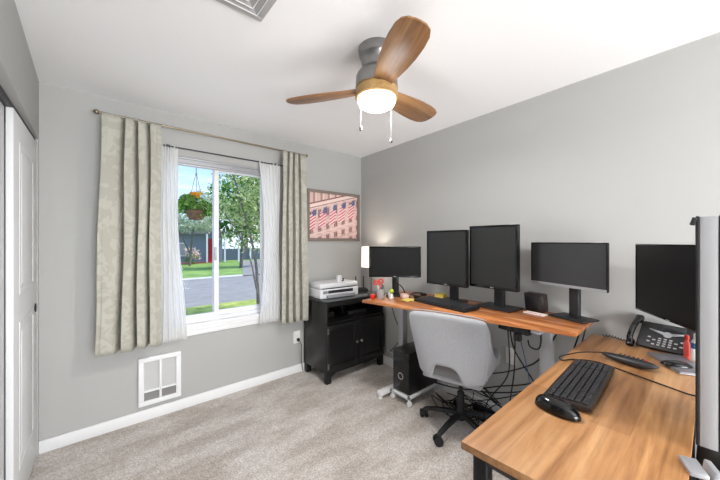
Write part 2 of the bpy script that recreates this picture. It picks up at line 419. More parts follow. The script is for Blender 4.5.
n = g.node_tree.nodes; l = g.node_tree.links; n.remove(n['Principled BSDF'])
tp = n.new('ShaderNodeBsdfTransparent'); gl = n.new('ShaderNodeBsdfGlossy'); gl.inputs['Roughness'].default_value = .02; mxs = n.new('ShaderNodeMixShader')
fr = n.new('ShaderNodeFresnel'); fr.inputs['IOR'].default_value = 1.10
l.new(fr.outputs[0], mxs.inputs[0]); l.new(tp.outputs[0], mxs.inputs[1]); l.new(gl.outputs[0], mxs.inputs[2]); l.new(mxs.outputs[0], n['Material Output'].inputs[0])
MB().span((X0 + f + .03, .048, Z0 + f + .03), (MUL - .01, .052, Z1 - f - .03)).build('pane', g, s1, smooth=None)
MB().span((MUL + .02, .083, Z0 + f + .03), (X1 - f - .03, .087, Z1 - f - .03)).build('pane', g, s2, smooth=None)
MB().span((MUL - .018, .022, 1.22), (MUL - .002, .036, 1.34), .004).build('latch', 'silver', win)
b = MB(); b.span((X0 - .05, -.034, .666), (X1 + .02, .02, .693), .006); b.span((X0 - .03, -.024, .632), (X1, 0, .667), .005); b.span((X0 - .03, -.016, .595), (X1, 0, .633), .004)
b.build('window_sill', 'white', win)
b = MB()
for k in range(4): b.span((X0 + .01, .0 - .012 + .006 * (k % 2), Z1 - .020 - k * .017), (X1 - .01, .018, Z1 - .004 - k * .017), .003)
bl = b.build('cellular_blind', 'silver', None); tag(bl, 'raised grey window blind stacked at the top of the window', 'blind')

# ------------------------------------------------------------------ outdoors
GZ = -.5
struct(MB().span((-30, .16, GZ - .1), (60, 5.6, GZ)).build('ground_near_walk', 'concrete', smooth=None))
struct(MB().span((-30, 5.6, GZ - .1), (60, 6.75, GZ + .02)).build('ground_verge', 'verge', smooth=None))
struct(MB().span((-30, 6.75, GZ - .1), (60, 13.6, GZ - .01)).build('ground_street', 'road', smooth=None))
struct(MB().span((-30, 13.6, GZ - .1), (60, 14.4, GZ + .02)).build('ground_kerb_walk', 'concrete', smooth=None))
struct(MB().span((-30, 14.4, GZ - .1), (60, 60, GZ + .03)).build('ground_lawn', 'lawn', smooth=None))
struct(MB().prism([(6.1, 13.6), (14, 13.6), (16, 25.8), (10.2, 25.8)], GZ, GZ + .05).build('ground_driveway', 'road', smooth=None))
struct(MB().span((2.0, 24.6, GZ), (8.0, 26, GZ + .07)).build('ground_mulch_bed', 'bark_mulch', smooth=None))
struct(MB().span((-.9, .14, 2.5), (3.2, .8, 2.6)).build('roof_eave', 'white', smooth=None))

h = thing('house', 'blue grey single storey house with red front door across the street', 'house', (0, 26, GZ))
b = MB(); b.span((-4, 0, 0), (8.6, 8, 2.5)); b.build('wall', 'siding', h, smooth=None)
b = MB(); b.prism([(-1, 2.5), (9.2, 2.5), (9.2, 2.62), (4.1, 4.0), (-1, 2.62)], -8.5, .5, Matrix.Rotation(PI / 2, 4, 'X')); b.build('roof', 'roof', h, smooth=None)
b = MB(); b.span((7.35, -.06, .0), (8.2, .02, 2.1)); b.build('front_door', 'reddoor', h, smooth=None)
for x in (7.05, 8.5, 9.7): MB().span((x, -.9, 0), (x + .12, -.78, 2.5)).build('porch_post', 'white', h, smooth=None)
wf = MB(); wf.span((4.4, -.08, .62), (5.7, .02, 1.75)); wfo = wf.build('window_frame', 'white', h, smooth=None)
pn = MB(); pn.span((4.47, -.1, .7), (5.0, -.07, 1.67)); pn.span((5.1, -.1, .7), (5.63, -.07, 1.67)); pn.build('pane', 'silver', wfo, smooth=None)
fe = thing('fence', 'low slate blue board fence right of the blue grey house', 'fence', (8.8, 27.5, GZ))
MB().span((0, 0, 0), (16, .08, 1.15)).build('boards', 'siding_dark', fe, smooth=None)
for k in range(2): MB().span((2.8 + 6.4 * k, -.08, 0), (2.96 + 6.4 * k, -.001, 1.3)).build('post', 'white', fe, smooth=None)

def leaves(blobs, count, size, seed=1, flat=.5):
    """many small leaf quads scattered through ellipsoids [(centre, radii)]"""
    rnd = random.Random(seed); b = MB(); vol = [r[0] * r[1] * r[2] for c, r in blobs]; tot = sum(vol)
    for (c, r), v in zip(blobs, vol):
        for _ in range(int(count * v / tot)):
            while True:
                p = Vector([rnd.uniform(-1, 1) for _ in range(3)])
                if p.length <= 1: break
            p = Vector((c[0] + p.x * r[0], c[1] + p.y * r[1], c[2] + p.z * r[2]))
            if noise.noise(p * (1.1 / max(r[0], .35))) < -.22: continue
            s = size * rnd.uniform(.6, 1.4)
            q = Matrix.Translation(p) @ rotm(rnd.uniform(0, 6.3), rnd.uniform(-1, 1), rnd.uniform(0, 6.3))
            b._add([(-s, 0, 0), (0, -s * flat, 0), (s, 0, s * .2), (0, s * flat, 0)], [(0, 1, 2, 3)], q)
    return b
def tree(name, label, loc, trunks, blobs, count, size, lm, seed, group=None):
    t = thing(name, label, 'tree', loc, 0, group)
    for pts, r in trunks: MB().tube(pts, r, 7).build('trunk', 'bark', t)
    leaves(blobs, count, size, seed).build('crown', lm, t, smooth=None)
    return t
tree('garden_tree', 'slender many-stemmed tree with bright leaves close outside the right pane', (3.75, 5.3, GZ + .0),
     [([(-.15, 0, 0), (-.18, 0, .8), (-.25, .05, 1.6), (-.60, .1, 3.0), (-1.0, 0, 4.2)], (.05, .02)),
      ([(.0, .05, 0), (-.02, .1, .9), (-.05, 0, 1.9), (-.1, -.1, 3.2), (-.2, 0, 4.4)], (.055, .02)),
      ([(.16, -.08, 0), (.14, -.05, 1.0), (.2, .05, 2.0), (.15, .1, 3.2), (.3, .1, 4.2)], (.045, .015)),
      ([(-.08, -.06, 0), (-.26, -.1, .7), (-.38, 0, 1.4), (-.75, 0, 2.2), (-1.3, .2, 3.0)], (.03, .012)),
      ([(.1, .0, 0), (.05, .1, .8), (.1, .05, 1.8), (-.2, 0, 3.0)], (.03, .012))],
     [((-.3, .4, 3.5), (1.1, .7, 1.1)), ((.2, .3, 2.9), (1.1, .8, 1.0)), ((-.7, .3, 2.6), (.7, .5, .6)), ((-.3, .3, 2.0), (.8, .5, .45)), ((.5, .3, 1.9), (.6, .5, .8))],
     5600, .048, 'leaf_bright', 3)
tree('street_tree', 'tall leafy tree beyond the street seen through the middle of the window', (7.66, 18.5, GZ),
     [([(0, 0, 0), (.1, 0, 2), (-.1, 0, 5)], (.12, .05)), ([(0, 0, 1.2), (.8, 0, 3), (1.5, 0, 5)], (.08, .03))],
     [((1.2, 0, 4.4), (1.6, 1.4, 1.6)), ((-.6, 0, 3.9), (1.4, 1.0, .7)), ((1.9, 0, 3.9), (2.0, 1.4, 1.6)), ((.8, 0, 7), (2.0, 1.5, 1.8)), ((3.6, 0, 5), (1.6, 1.2, 2.2))],
     3600, .13, 'leaf_bright', 5)
tree('blossom_tree', 'pale blossoming tree in front of the blue grey house', (5.29, 22.5, GZ),
     [([(0, 0, 0), (.1, 0, 1.5), (.3, 0, 3.4)], (.10, .04)), ([(0, 0, 1.0), (-.6, 0, 2.4), (-1.1, 0, 3.6)], (.07, .03))],
     [((-.3, 0, 3.2), (1.9, 1, .75)), ((1.0, 0, 3.3), (1.0, .8, .8)), ((-1.2, 0, 4.2), (1.0, .8, .5)), ((1.1, 0, 5.2), (1.1, .8, .7))],
     2300, .11, 'leaf_pale', 8)
tree('backdrop_tree', 'broad dark green tree behind the garage wall', (14.5, 36.5, GZ),
     [([(0, 0, 0), (0, 0, 5)], (.3, .15))],
     [((0, 0, 6), (6, 2.5, 4.4)), ((5.5, 0, 6), (4, 2.5, 4)), ((-6, 0, 4.6), (3, 2, 2.4))], 5200, .30, 'leaf_deep', 11)
sh = thing('flowering_shrub', 'round shrub with pale pink blossom beside the house wall', 'shrub', (5.75, 24.2, GZ))
leaves([((0, 0, .95), (.62, .5, .5)), ((.3, 0, .7), (.5, .4, .4))], 420, .07, 21).build('blossom', 'petal_pink', sh, smooth=None)
leaves([((0, 0, .45), (.6, .4, .42))], 420, .07, 22).build('foliage', 'leaf_mid', sh, smooth=None)

hb = thing('hanging_basket', 'hanging flower basket with orange and yellow blooms outside the left pane', 'flower basket', (1.06, .62, 1.61))
b = MB(); b.lathe([(.03, 0), (.06, .008), (.085, .04), (.098, .10), (.09, .105), (.07, .08)], n=20, caps=True); b.build('basket', 'basket', hb)
leaves([((0, 0, .17), (.18, .16, .11)), ((-.13, 0, .13), (.11, .12, .10)), ((.12, -.05, .13), (.09, .12, .09)), ((-.02, -.08, .07), (.12, .06, .05))], 1250, .022, 31, .6).build('foliage', 'leaf_basket', hb, smooth=None)
leaves([((.05, -.06, .255), (.11, .08, .03))], 120, .026, 32, .8).build('flower_cluster', 'petal_orange', hb, smooth=None)
leaves([((.05, -.16, .13), (.035, .02, .02))], 24, .020, 33, .8).build('flower_cluster', 'petal_orange', hb, smooth=None)
leaves([((-.08, -.17, .10), (.02, .02, .02))], 12, .018, 34, .8).build('flower_cluster', 'petal_orange', hb, smooth=None)
b = MB()
for k in range(3):
    a = 2 * PI * k / 3 + .4; b.cyl((.095 * math.cos(a), .095 * math.sin(a), .10), (0, 0, .50), .0022, n=6)
b.cyl((0, 0, .50), (0, 0, .88), .003, n=6); b.build('hanger', 'charcoal', hb)

# ------------------------------------------------------------------ curtains
def rod(name, label, x0, x1, y, z, r, m, rings=()):
    t = thing(name, label, 'curtain rod', ((x0 + x1) / 2, y, z))
    hx = (x1 - x0) / 2
    MB().cyl((-hx, 0, 0), (hx, 0, 0), r, n=12).build('pole', m, t)
    for s_ in (-1, 1):
        MB().lathe([(r, 0), (r * 1.8, .006), (r * 2.1, .018), (r * 1.2, .03), (.002, .034)], (s_ * hx, 0, 0), 14, rotm(0, s_ * PI / 2, 0)).build('finial', m, t)
        k = MB(); k.box((s_ * (hx - .05), -y / 2 - .002, -.004), (.014, -y - .006, .01), None, .002); k.box((s_ * (hx - .05), -y - .004, -.004), (.03, .006, .06), None, .002); k.build('bracket', m, t)
    return t
rd = rod('curtain_rod', 'thin nickel curtain rod across the window wall, the upper and longer of the two', .300, 1.925, -.115, 2.285, .008, 'brass')
rod('sheer_curtain_rod', 'short dark inner rod that carries the white sheers', .67, 1.70, -.058, 2.150, .006, 'dark_steel')

def drape(name, label, cat, x0, x1, y, zt, zb, m, folds, amp, flare=0, seed=0, tieback=None, lean=0, group=None, nu=150, grow=.5, pleat=0):
    rnd = random.Random(seed); ph = [rnd.uniform(-.9, .9) for _ in range(folds + 2)]
    def fn(u, v):
        z = zt + (zb - zt) * v; w = (x1 - x0)
        s = u * folds; k = int(min(s, folds - 1)); jitter = ph[k] * .3
        a = amp * (grow + (1 - grow) * v)
        wave = math.sin(2 * PI * s + jitter)
        wave = math.copysign(abs(wave) ** .7, wave)
        if pleat:
            s = folds * u ** pleat; fr_ = (s + .5) % 1 - .5
            wave = 1 - 2 * math.exp(-(fr_ / .11) ** 2) * (.4 < s < folds - .4) + .12 * math.sin(2 * PI * (s % 1)) + .07 * math.sin(5 * v + 3 * int(s))
        x = x0 + w * u + flare * (u - .5) * 2 * v + lean * v + .25 * a * math.sin(4 * PI * s + 1.3) + .004 * math.sin(9 * v + 7 * u)
        yy = y - a * wave + .006 * math.sin(6 * v + 5 * u + seed)
        if tieback: x += tieback(u, v)
        return (x, yy, z + .006 * math.sin(2 * PI * s) * (v > .99))
    o = MB().grid(fn, nu, 40).build(name, m, None, smooth=180, solid=.0025)
    tag(o, label, cat, group); return o
cl = drape('curtain', 'beige patterned curtain panel hanging left of the window', 'curtain', 0.305, .645, -.115, 2.278, .605, 'curtain', 4, .046, .02, seed=4, lean=-.02, nu=220, grow=.7, pleat=1.4)
cr_ = drape('curtain', 'beige patterned curtain panel hanging right of the window beside the framed picture', 'curtain', 1.655, 1.915, -.115, 2.278, .575, 'curtain', 4, .034, .02, seed=9, lean=.0, nu=200, grow=.7, pleat=1.0)
sweep = lambda s: (lambda u, v: s * .07 * max(0, v - .45) ** 1.4 * (1 if s > 0 else u * 0 + 1))
drape('sheer_curtain', 'white sheer curtain at the left jamb of the window', 'sheer curtain', .665, .775, -.058, 2.155, .59, 'sheer', 5, .015, .012, seed=5, lean=0, tieback=lambda u, v: .10 * u * max(0, v - .35) ** 1.2 - .02 * (1 - u) * v)
drape('sheer_curtain', 'white sheer curtain at the right jamb of the window', 'sheer curtain', 1.45, 1.66, -.058, 2.155, .60, 'sheer', 6, .015, .0, seed=6, tieback=lambda u, v: .055 * (1 - u) * math.sin(PI * min(1, v * 1.05)) )

# ------------------------------------------------------------------ wall heater, outlets, picture
t = thing('wall_heater', 'white framed wall heater grille low under the left curtain', 'heater', (.668, 0, .305))
b = MB(); w_, h_ = .142, .185
for s_ in ((-w_, -h_, w_, -h_ + .035), (-w_, h_ - .035, w_, h_), (-w_, -h_ + .035, -w_ + .035, h_ - .035), (w_ - .035, -h_ + .035, w_, h_ - .035), (-.008, -h_ + .035, .008, h_ - .035), (-w_ + .035, -.085, w_ - .035, -.068)):
    b.span((s_[0], -.03, s_[1]), (s_[2], 0, s_[3]), .003)
b.build('frame', 'white', t)
for nm, m, z0, z1, k in (('upper_louvres', 'mesh_grey', -.068, h_ - .035, 20), ('lower_louvres', 'mesh_dark', -h_ + .035, -.085, 7)):
    b = MB(); b.span((-w_ + .03, -.006, z0), (w_ - .03, 0, z1))
    for i in range(k):
        z = z0 + (z1 - z0) * (i + .5) / k; b.box((0, -.012, z), (2 * w_ - .07, .012, .0035), rotm(.6, 0, 0))
    b.build(nm, m, t)
def outlet(label, loc, rz, sc=1.0, plug=False):
    t = thing('wall_outlet', label, 'outlet', loc, rz)
    MB().box((0, -.004, 0), (.082 * sc, .008, .13 * sc), None, .003).build('cover_plate', 'wallplate', t)
    for s_ in (-1, 1):
        b = MB(); b.box((0, -.009, s_ * .024), (.032, .004, .03), None, .0015)
        r_ = b.build('socket', 'white', t)
    return t
outlet('white wall outlet low on the window wall left of the black cabinet', (1.885, 0, .375), 0)
pc_ = MB(); pc_.box((1.892, -.024, .352), (.026, .03, .028), None, .004); pc_.tube([(1.892, -.035, .35), (1.91, -.06, .30), (1.915, -.05, .2), (1.93, -.03, .1), (1.945, -.025, .012)], .0035)
tag(pc_.build('plugged_cable', 'rubber'), 'black plug and cord in the outlet left of the cabinet', 'cord')
outlet('white wall outlet under the wooden standing desk on the right wall', (wx(-1.862) - .001, -1.862, .51), R(-90 - 2.5), .95)

# framed street picture: colours of the print laid over a fine grid
PX0, PX1, PZ0, PZ1 = 2.0, 2.745, 1.394, 1.965
t = thing('framed_picture', 'grey framed print of a pink stone facade hung with flags in the corner', 'picture', ((PX0 + PX1) / 2, 0, (PZ0 + PZ1) / 2))
pw, ph_ = (PX1 - PX0) / 2, (PZ1 - PZ0) / 2
b = MB(); e = .032
for s_ in ((-pw, -ph_, pw, -ph_ + e), (-pw, ph_ - e, pw, ph_), (-pw, -ph_ + e, -pw + e, ph_ - e), (pw - e, -ph_ + e, pw, ph_ - e)): b.span((s_[0], -.028, s_[1]), (s_[2], 0, s_[3]), .003)
b.build('frame', mat('grey_brown_frame', (128, 116, 108), .5), t)
NX, NY = 120, 92
def print_colour(u, v):
    """u right, v up, both 0..1"""
    stone = (226, 194, 188) if (int(v * 46) + int(u * 9)) % 5 else (208, 172, 166); c = stone
    line = v - (.62 + .36 * u)                     # the cornice runs up to the right
    if .0 < line < .13:
        c = (240, 216, 208)
        if .01 < line < .028 or .10 < line < .13: c = (140, 92, 88)
    elif line >= .13:
        k = (u * 7) % 1; c = (222, 190, 182) if k < .5 else (176, 140, 132)
        if (u * 7) % 1 > .8: c = (235, 208, 200)
    else:
        d = -line
        col = (u * 6.3 + .2) % 1
        for r0, r1 in ((.05, .25), (.40, .55), (.64, .78), (.86, .97)):
            if r0 < d < r1 and .24 < col < .74:
                c = (128, 92, 94) if .32 < col < .64 and r0 + .02 < d < r1 - .02 else (196, 160, 154)
                if abs(col - .48) < .03: c = (206, 172, 166)
        if .28 < d < .31 or .78 < d < .81: c = (205, 168, 160)
        if .55 < d < .57: c = (236, 210, 202)
        if col > .93: c = (236, 206, 198)
        # flags: blue canton and red stripes slanting down to the left
        fu = (u * 5.0 + .55 * (d)) % 1; fd = d
        if .04 < fd < .46 and .14 < fu < .76:
            st = (u * 26 - v * 30)
            if fd < .17 and fu > .40: c = (98, 104, 142)
            elif fd > .12: c = (206, 88, 108) if int(math.floor(st)) % 2 else (240, 218, 216)
    return c
me = bpy.data.meshes.new('print'); bm = bmesh.new(); lay = bm.loops.layers.color.new('print_colour')
gv = [[bm.verts.new(((-pw + e - .004) + (2 * pw - 2 * e + .008) * i / NX, -.012, (-ph_ + e - .004) + (2 * ph_ - 2 * e + .008) * j / NY)) for i in range(NX + 1)] for j in range(NY + 1)]
for j in range(NY):
    for i in range(NX):
        fc = bm.faces.new((gv[j][i], gv[j][i + 1], gv[j + 1][i + 1], gv[j + 1][i]))
        c = print_colour((i + .5) / NX, (j + .5) / NY)
        for lp in fc.loops: lp[lay] = (c[0] / 255, c[1] / 255, c[2] / 255, 1)
bm.to_mesh(me); bm.free()
pm = bpy.data.materials.new('print_ink'); pm.use_nodes = True; vn = pm.node_tree.nodes.new('ShaderNodeVertexColor'); vn.layer_name = 'print_colour'
pm.node_tree.links.new(vn.outputs[0], pm.node_tree.nodes['Principled BSDF'].inputs['Base Color']); pm.node_tree.nodes['Principled BSDF'].inputs['Roughness'].default_value = .5
me.materials.append(pm); po = bpy.data.objects.new('print', me); COL.objects.link(po); po.parent = t
MB().span((-pw + .01, -.010, -ph_ + .01), (pw - .01, -.002, ph_ - .01)).build('backing_board', 'paper', t)

# ------------------------------------------------------------------ ceiling vent and fan
t = thing('ceiling_vent', 'square grey ceiling air vent with stepped louvres', 'vent', (.735, -1.637, H))
b = MB(); o1 = .152
for s_ in ((-o1, -o1, o1, -o1 + .03), (-o1, o1 - .03, o1, o1), (-o1, -o1 + .03, -o1 + .03, o1 - .03), (o1 - .03, -o1 + .03, o1, o1 - .03)): b.span((s_[0], s_[1], -.012), (s_[2], s_[3], 0), .003)
b.build('frame', mat('vent_frame_grey', (176, 176, 174), .5), t)
for k, o1 in enumerate((.118, .088, .058, .028)):
    b = MB(); wv = .024
    for a in range(4):
        rm = Matrix.Rotation(a * PI / 2, 4, 'Z')
        b._add([(-o1, -o1, -.016), (o1, -o1, -.016), (o1 - wv, -o1 + wv, -.004), (-o1 + wv, -o1 + wv, -.004), (-o1, -o1, -.012), (o1, -o1, -.012)], [(0, 1, 2, 3), (0, 4, 5, 1)], rm)
    b.build('louvre', 'vent', t, smooth=None)
MB().span((-.125, -.125, -.003), (.125, .125, 0)).build('duct_cover', 'mesh_dark', t)
for k, o1 in enumerate((.118, .088, .058)):
    b = MB()
    for a in range(4): b.box((0, 0, 0), (2 * o1, .003, .003), Matrix.Rotation(a * PI / 2, 4, 'Z') @ Matrix.Translation((0, -o1, -.0165)))
    b.build('louvre_edge', 'white', t)

FX, FY = 1.452, -1.683
t = thing('ceiling_fan', 'flush mount ceiling fan with three walnut blades and a lit dome lamp', 'ceiling fan', (FX, FY, H))
b = MB(); b.lathe([(.098, 0), (.100, -.012), (.094, -.040), (.093, -.046), (.089, -.050), (.082, -.082), (.078, -.10), (.080, -.115), (.092, -.128)][::-1], n=40); b.build('canopy', 'nickel', t)
b = MB(); b.lathe([(.092, -.126), (.104, -.138), (.112, -.155), (.114, -.205), (.1145, -.214)][::-1], n=40); b.build('motor_housing', 'nickel', t)
b = MB(); b.lathe([(.112, -.212), (.1125, -.217), (.108, -.218), (.108, -.223), (.1155, -.225), (.1165, -.268), (.112, -.272)][::-1], n=40); lab(b.build('light_collar', 'fan_collar', t), 'tan wooden collar under the motor')
b = MB(); b.lathe([(.103, -.270), (.1035, -.288), (.096, -.306), (.075, -.319), (.04, -.327), (.002, -.329)][::-1], n=36)
lab(b.build('lamp_dome', 'dome', t), 'lit frosted dome')
def blade(ang):
    up = []; lo = []; prof = [(.085, .050), (.12, .054), (.18, .064), (.26, .076), (.34, .083), (.42, .084), (.48, .078), (.515, .064), (.532, .040), (.538, .012)]
    pts = [(x, w) for x, w in prof] + [(x, -w * .93) for x, w in prof[::-1]]
    m_ = Matrix.Rotation(ang, 4, 'Z') @ Matrix.Translation((0, 0, -.222)) @ Matrix.Rotation(R(-13), 4, 'X')
    o = MB().prism(pts, -.004, .004, None, .0015).build('blade', 'blade', t)
    o.matrix_local = m_
    hb_ = MB(); hb_.box((.125, 0, .010), (.10, .045, .010), None, .003); q = hb_.build('blade_bracket', 'nickel', o); return o
for a in (123, 4, -117): blade(R(a))
for dx, dy, ln, nm in ((-.088, .012, .30, 'pull_chain'), (.058, -.040, .37, 'pull_chain')):
    b = MB(); b.tube([(dx, dy, -.20), (dx * 1.15, dy * 1.1, -.235), (dx * 1.16, dy * 1.1, -.26 - ln * .6)], 0.0009, 6); 
    o = b.build(nm, 'nickel', t); zz = -.26 - ln * .6
    MB().lathe([(.002, .0), (.006, -.006), (.008, -.022), (.003, -.028)][::-1], (dx * 1.16, dy * 1.1, zz), 10).build('chain_fob', 'charcoal', o)
pl = bpy.data.lights.new('fan_lamp_light', 'AREA'); pl.shape = 'DISK'; pl.size = .2; pl.energy = FAN_POWER; pl.color = (1, .975, .95)
plo = bpy.data.objects.new('fan_lamp_light', pl); COL.objects.link(plo); plo.location = (FX, FY, H - .338)
pl = bpy.data.lights.new('fan_lamp_glow', 'POINT'); pl.energy = 3.5; pl.color = (1, .975, .95); pl.shadow_soft_size = .11
plo = bpy.data.objects.new('fan_lamp_glow', pl); COL.objects.link(plo); plo.location = (FX, FY, H - .50)

# ------------------------------------------------------------------ black cabinet
CX0, CX1, CYB, CYF, CT = 1.962, 2.735, -.03, -.45, .805
t = thing('storage_cabinet', 'black cabinet with open shelf above two panelled doors in the corner', 'cabinet', ((CX0 + CX1) / 2, (CYB + CYF) / 2, 0))
hw, hd = (CX1 - CX0) / 2, (CYB - CYF) / 2
b = MB()
for s_ in (-1, 1):
    b.span((s_ * hw, -hd, .10), (s_ * (hw - .022), hd, CT - .02), .002)
    for q in (-1, 1): b.span((s_ * hw, q * hd, 0), (s_ * (hw - .06), q * (hd - .05), .115), .006)
b.span((-hw, hd - .012, .10), (hw, hd, CT - .02)); b.span((-hw + .02, -hd + .004, .10), (hw - .02, hd, .125)); b.span((-hw + .02, -hd + .004, .575), (hw - .02, hd, .595))
b.span((-hw + .02, -hd, .745), (hw - .02, -hd + .02, CT - .02), .002)
b.prism([(-hw + .05, .10), (-hw + .05, .06), (-hw + .12, .095), (hw - .12, .095), (hw - .05, .06), (hw - .05, .10)], hd - .02, hd, Matrix.Rotation(PI / 2, 4, 'X'))
b.build('body', 'black', t)
MB().span((-hw - .015, -hd - .015, CT - .022), (hw + .015, hd, CT - .004), .004).build('top', 'black', t)
MB().span((-hw + .005, -hd + .0, CT - .004), (hw - .005, hd - .01, CT), .001).build('glass_sheet', 'glasstop', t)
for s_ in (-1, 1):
    x0, x1 = (-hw + .004, -.003) if s_ < 0 else (.003, hw - .004)
    b = MB(); z0, z1, e = .128, .572, .055; y0, y1 = -hd - .018, -hd
    for q in ((x0, z0, x1, z0 + e), (x0, z1 - e, x1, z1), (x0, z0 + e, x0 + e, z1 - e), (x1 - e, z0 + e, x1, z1 - e)): b.span((q[0], y0, q[1]), (q[2], y1, q[3]), .003)
    b.span((x0 + e - .01, y0 + .008, z0 + e - .01), (x1 - e + .01, y1, z1 - e + .01))
    d = b.build('door', 'black', t)
    MB().lathe([(.005, 0), (.006, .012), (.014, .018), (.015, .024), (.009, .03)], (s_ * .030, y0, .355), 16, rotm(PI / 2, 0, 0)).build('knob', 'nickel', d)
    for z in (.18, .52): MB().box((x0 + .004 if s_ < 0 else x1 - .004, y0 - .003, z), (.016, .008, .055), None, .002).build('hinge', 'nickel', d)
tag(MB().box((2.245, -.30, .67), (.05, .07, .145), rotm(0, 0, .3), .008).build('pocket_radio', 'black_gloss'), 'small upright black device on the open shelf of the black cabinet', 'device')
tag(MB().box((2.46, -.24, .618), (.24, .2, .042), rotm(0, 0, -.12), .006).build('media_box', 'black_matte'), 'flat black box lying on the open shelf of the black cabinet', 'box')
tag(MB().box((2.10, -.22, .627), (.12, .16, .060), rotm(0, 0, .1), .006).build('cable_box', 'brown_plastic'), 'small dark box at the left end of the cabinet shelf', 'box')

# printer
t = thing('printer', 'white all-in-one printer on top of the black cabinet', 'printer', (2.215, -.205, CT), R(-3))
b = MB(); b.box((0, .01, .052), (.48, .30, .10), None, .018, 3); b.build('body', 'printer', t)
MB().box((0, .015, .128), (.475, .285, .05), None, .014, 3).build('scanner_lid', 'printer', t)
MB().span((-.215, -.135, .101), (.215, .15, .105)).build('lid_gap', 'charcoal', t)
b = MB(); b.box((0, -.150, .026), (.34, .05, .028), None, .004); b.build('paper_tray', 'printer_grey', t)
MB().span((-.15, -.1435, .055), (.16, -.1415, .085)).build('paper_slot', 'charcoal', t)
MB().box((-.185, -.145, .07), (.05, .012, .03), rotm(.3, 0, 0), .003).build('control_panel', 'printer_grey', t)
t = thing('webcam', 'small white cylindrical camera standing on the printer lid', 'camera', (2.27, -.235, CT + .153))
MB().lathe([(.028, 0), (.03, .004), (.03, .058), (.024, .066)], n=20).build('housing', 'printer', t)
MB().lathe([(.013, 0), (.013, .006)], (.038, -.02, .022), 14, rotm(PI / 2, 0, .5)).build('lens', 'black_gloss', t)
MB().box((.03, -.008, .004), (.05, .03, .008), None, .003).build('foot', 'black_matte', t)

# router
t = thing('router', 'black wireless router with two upright antennas on the cabinet', 'router', (2.60, -.215, CT), R(-12))
MB().box((0, 0, .022), (.15, .09, .035), rotm(.15, 0, 0), .006).build('housing', 'black_matte', t)
for s_ in (-1, 1): MB().box((s_ * .052, .03, .105), (.012, .008, .15), rotm(0, 0, 0), .003).build('antenna', 'black_matte', t)

# table lamp
t = thing('table_lamp', 'lit table lamp with white drum shade behind the far left monitor', 'lamp', (2.600, -.395, CT))
MB().lathe([(.052, 0), (.052, .01), (.012, .022), (.009, .04), (.009, .33)], n=20).build('stem', 'nickel', t)
MB().lathe([(.112, .30), (.107, .525)], n=32, caps=False).build('lamp_shade', 'shade', t, solid=.002)
MB().lathe([(.015, .33), (.028, .38), (.028, .42), (.012, .45)], n=16).build('bulb', 'dome', t)
pl = bpy.data.lights.new('table_lamp_light', 'POINT'); pl.energy = LAMP_POWER; pl.color = (1, .93, .84); pl.shadow_soft_size = .04
plo = bpy.data.objects.new('table_lamp_light', pl); COL.objects.link(plo); plo.location = (2.600, -.395, CT + .44)

# ------------------------------------------------------------------ standing desk
DZ = .915
FL, FR_, BR, BL = (1.92, -1.02), (2.19, -2.41), (2.62, -2.40), (2.56, -.92)
t = thing('standing_desk', 'orange wood height-adjustable desk along the right wall', 'desk', (2.3, -1.65, 0))
ox, oy = 2.3, -1.65
top = MB().prism([(p[0] - ox, p[1] - oy) for p in (FL, FR_, BR, BL)], DZ - .022, DZ, None, .003).build('tabletop', 'desk_orange', t)
for (cx, cy) in ((2.455 - ox, -.985 - oy), (2.345 - ox, -2.225 - oy)):
    MB().box((cx, cy, .60), (.066, .060, .56), None, .004).build('leg_outer', 'greymetal', t)
    MB().box((cx, cy, .24), (.056, .050, .42), None, .004).build('leg_inner', 'greymetal', t)
    b = MB(); b.box((cx - .03, cy + .03, .045), (.50 if cy > 0 else .44, .06, .035), None, .008)
    for q in ((-.25, .19) if cy > 0 else (-.22, .16)): b.lathe([(.020, 0), (.022, .006), (.012, .028)], (cx - .01 + q, cy + .03, 0), 14)
    b.build('foot', 'whitemetal', t)
    MB().box((cx, cy, DZ - .034), (.36, .05, .02), None, .002).build('bracket', 'greymetal', t)
b = MB(); 
v0 = Vector((2.46 - ox, -1.04 - oy, DZ - .045)); v1 = Vector((2.35 - ox, -2.2 - oy, DZ - .045)); d_ = v1 - v0
b.box((v0 + v1) / 2, (.05, d_.length, .025), rotm(0, 0, math.atan2(d_.y, d_.x) - PI / 2)); b.build('crossbar', 'charcoal', t)

# power strip under the desk with plug
t = thing('power_strip', 'black power strip mounted under the wooden standing desk edge', 'power strip', (2.205, -2.095, DZ - .025), R(-100.5 + 90))
MB().box((0, 0, -.022), (.045, .19, .042), None, .006).build('housing', 'black_matte', t)
for k in range(4): MB().box((-.0235, -.07 + k * .045, -.022), (.004, .024, .024), None, .002).build('socket', 'charcoal', t)
MB().box((-.022, -.035, -.062), (.03, .04, .045), None, .006).build('plug', 'rubber', t)

# ------------------------------------------------------------------ computer tower on its rolling cart
t = thing('tower_cart', 'white rolling cart with castors carrying the black computer tower', 'cart', (2.475, -1.12, 0))
b = MB(); wl, wd = .215, .105
for s_ in ((-wl, -wd, wl, -wd + .022), (-wl, wd - .022, wl, wd), (-wl, -wd, -wl + .022, wd), (wl - .022, -wd, wl, wd)): b.span((s_[0], s_[1], .062), (s_[2], s_[3], .088), .003)
b.span((-wl, -wd, .062), (wl, wd, .068)); b.build('tray', 'whitemetal', t)
for x in (-wl + .02, wl - .02):
    for y in (-wd + .01, wd - .01):
        c = MB(); c.cyl((x - .010, y, .022), (x + .010, y, .022), .022, n=16); c.box((x, y, .048), (.014, .02, .03), None, .003); c.build('castor', 'whitemetal', t)
t = thing('computer_tower', 'black desktop computer tower standing on the white cart beside the desk leg', 'computer', (2.485, -1.12, .0885))
MB().box((0, 0, .178), (.40, .185, .356), None, .006).build('case', 'black', t)
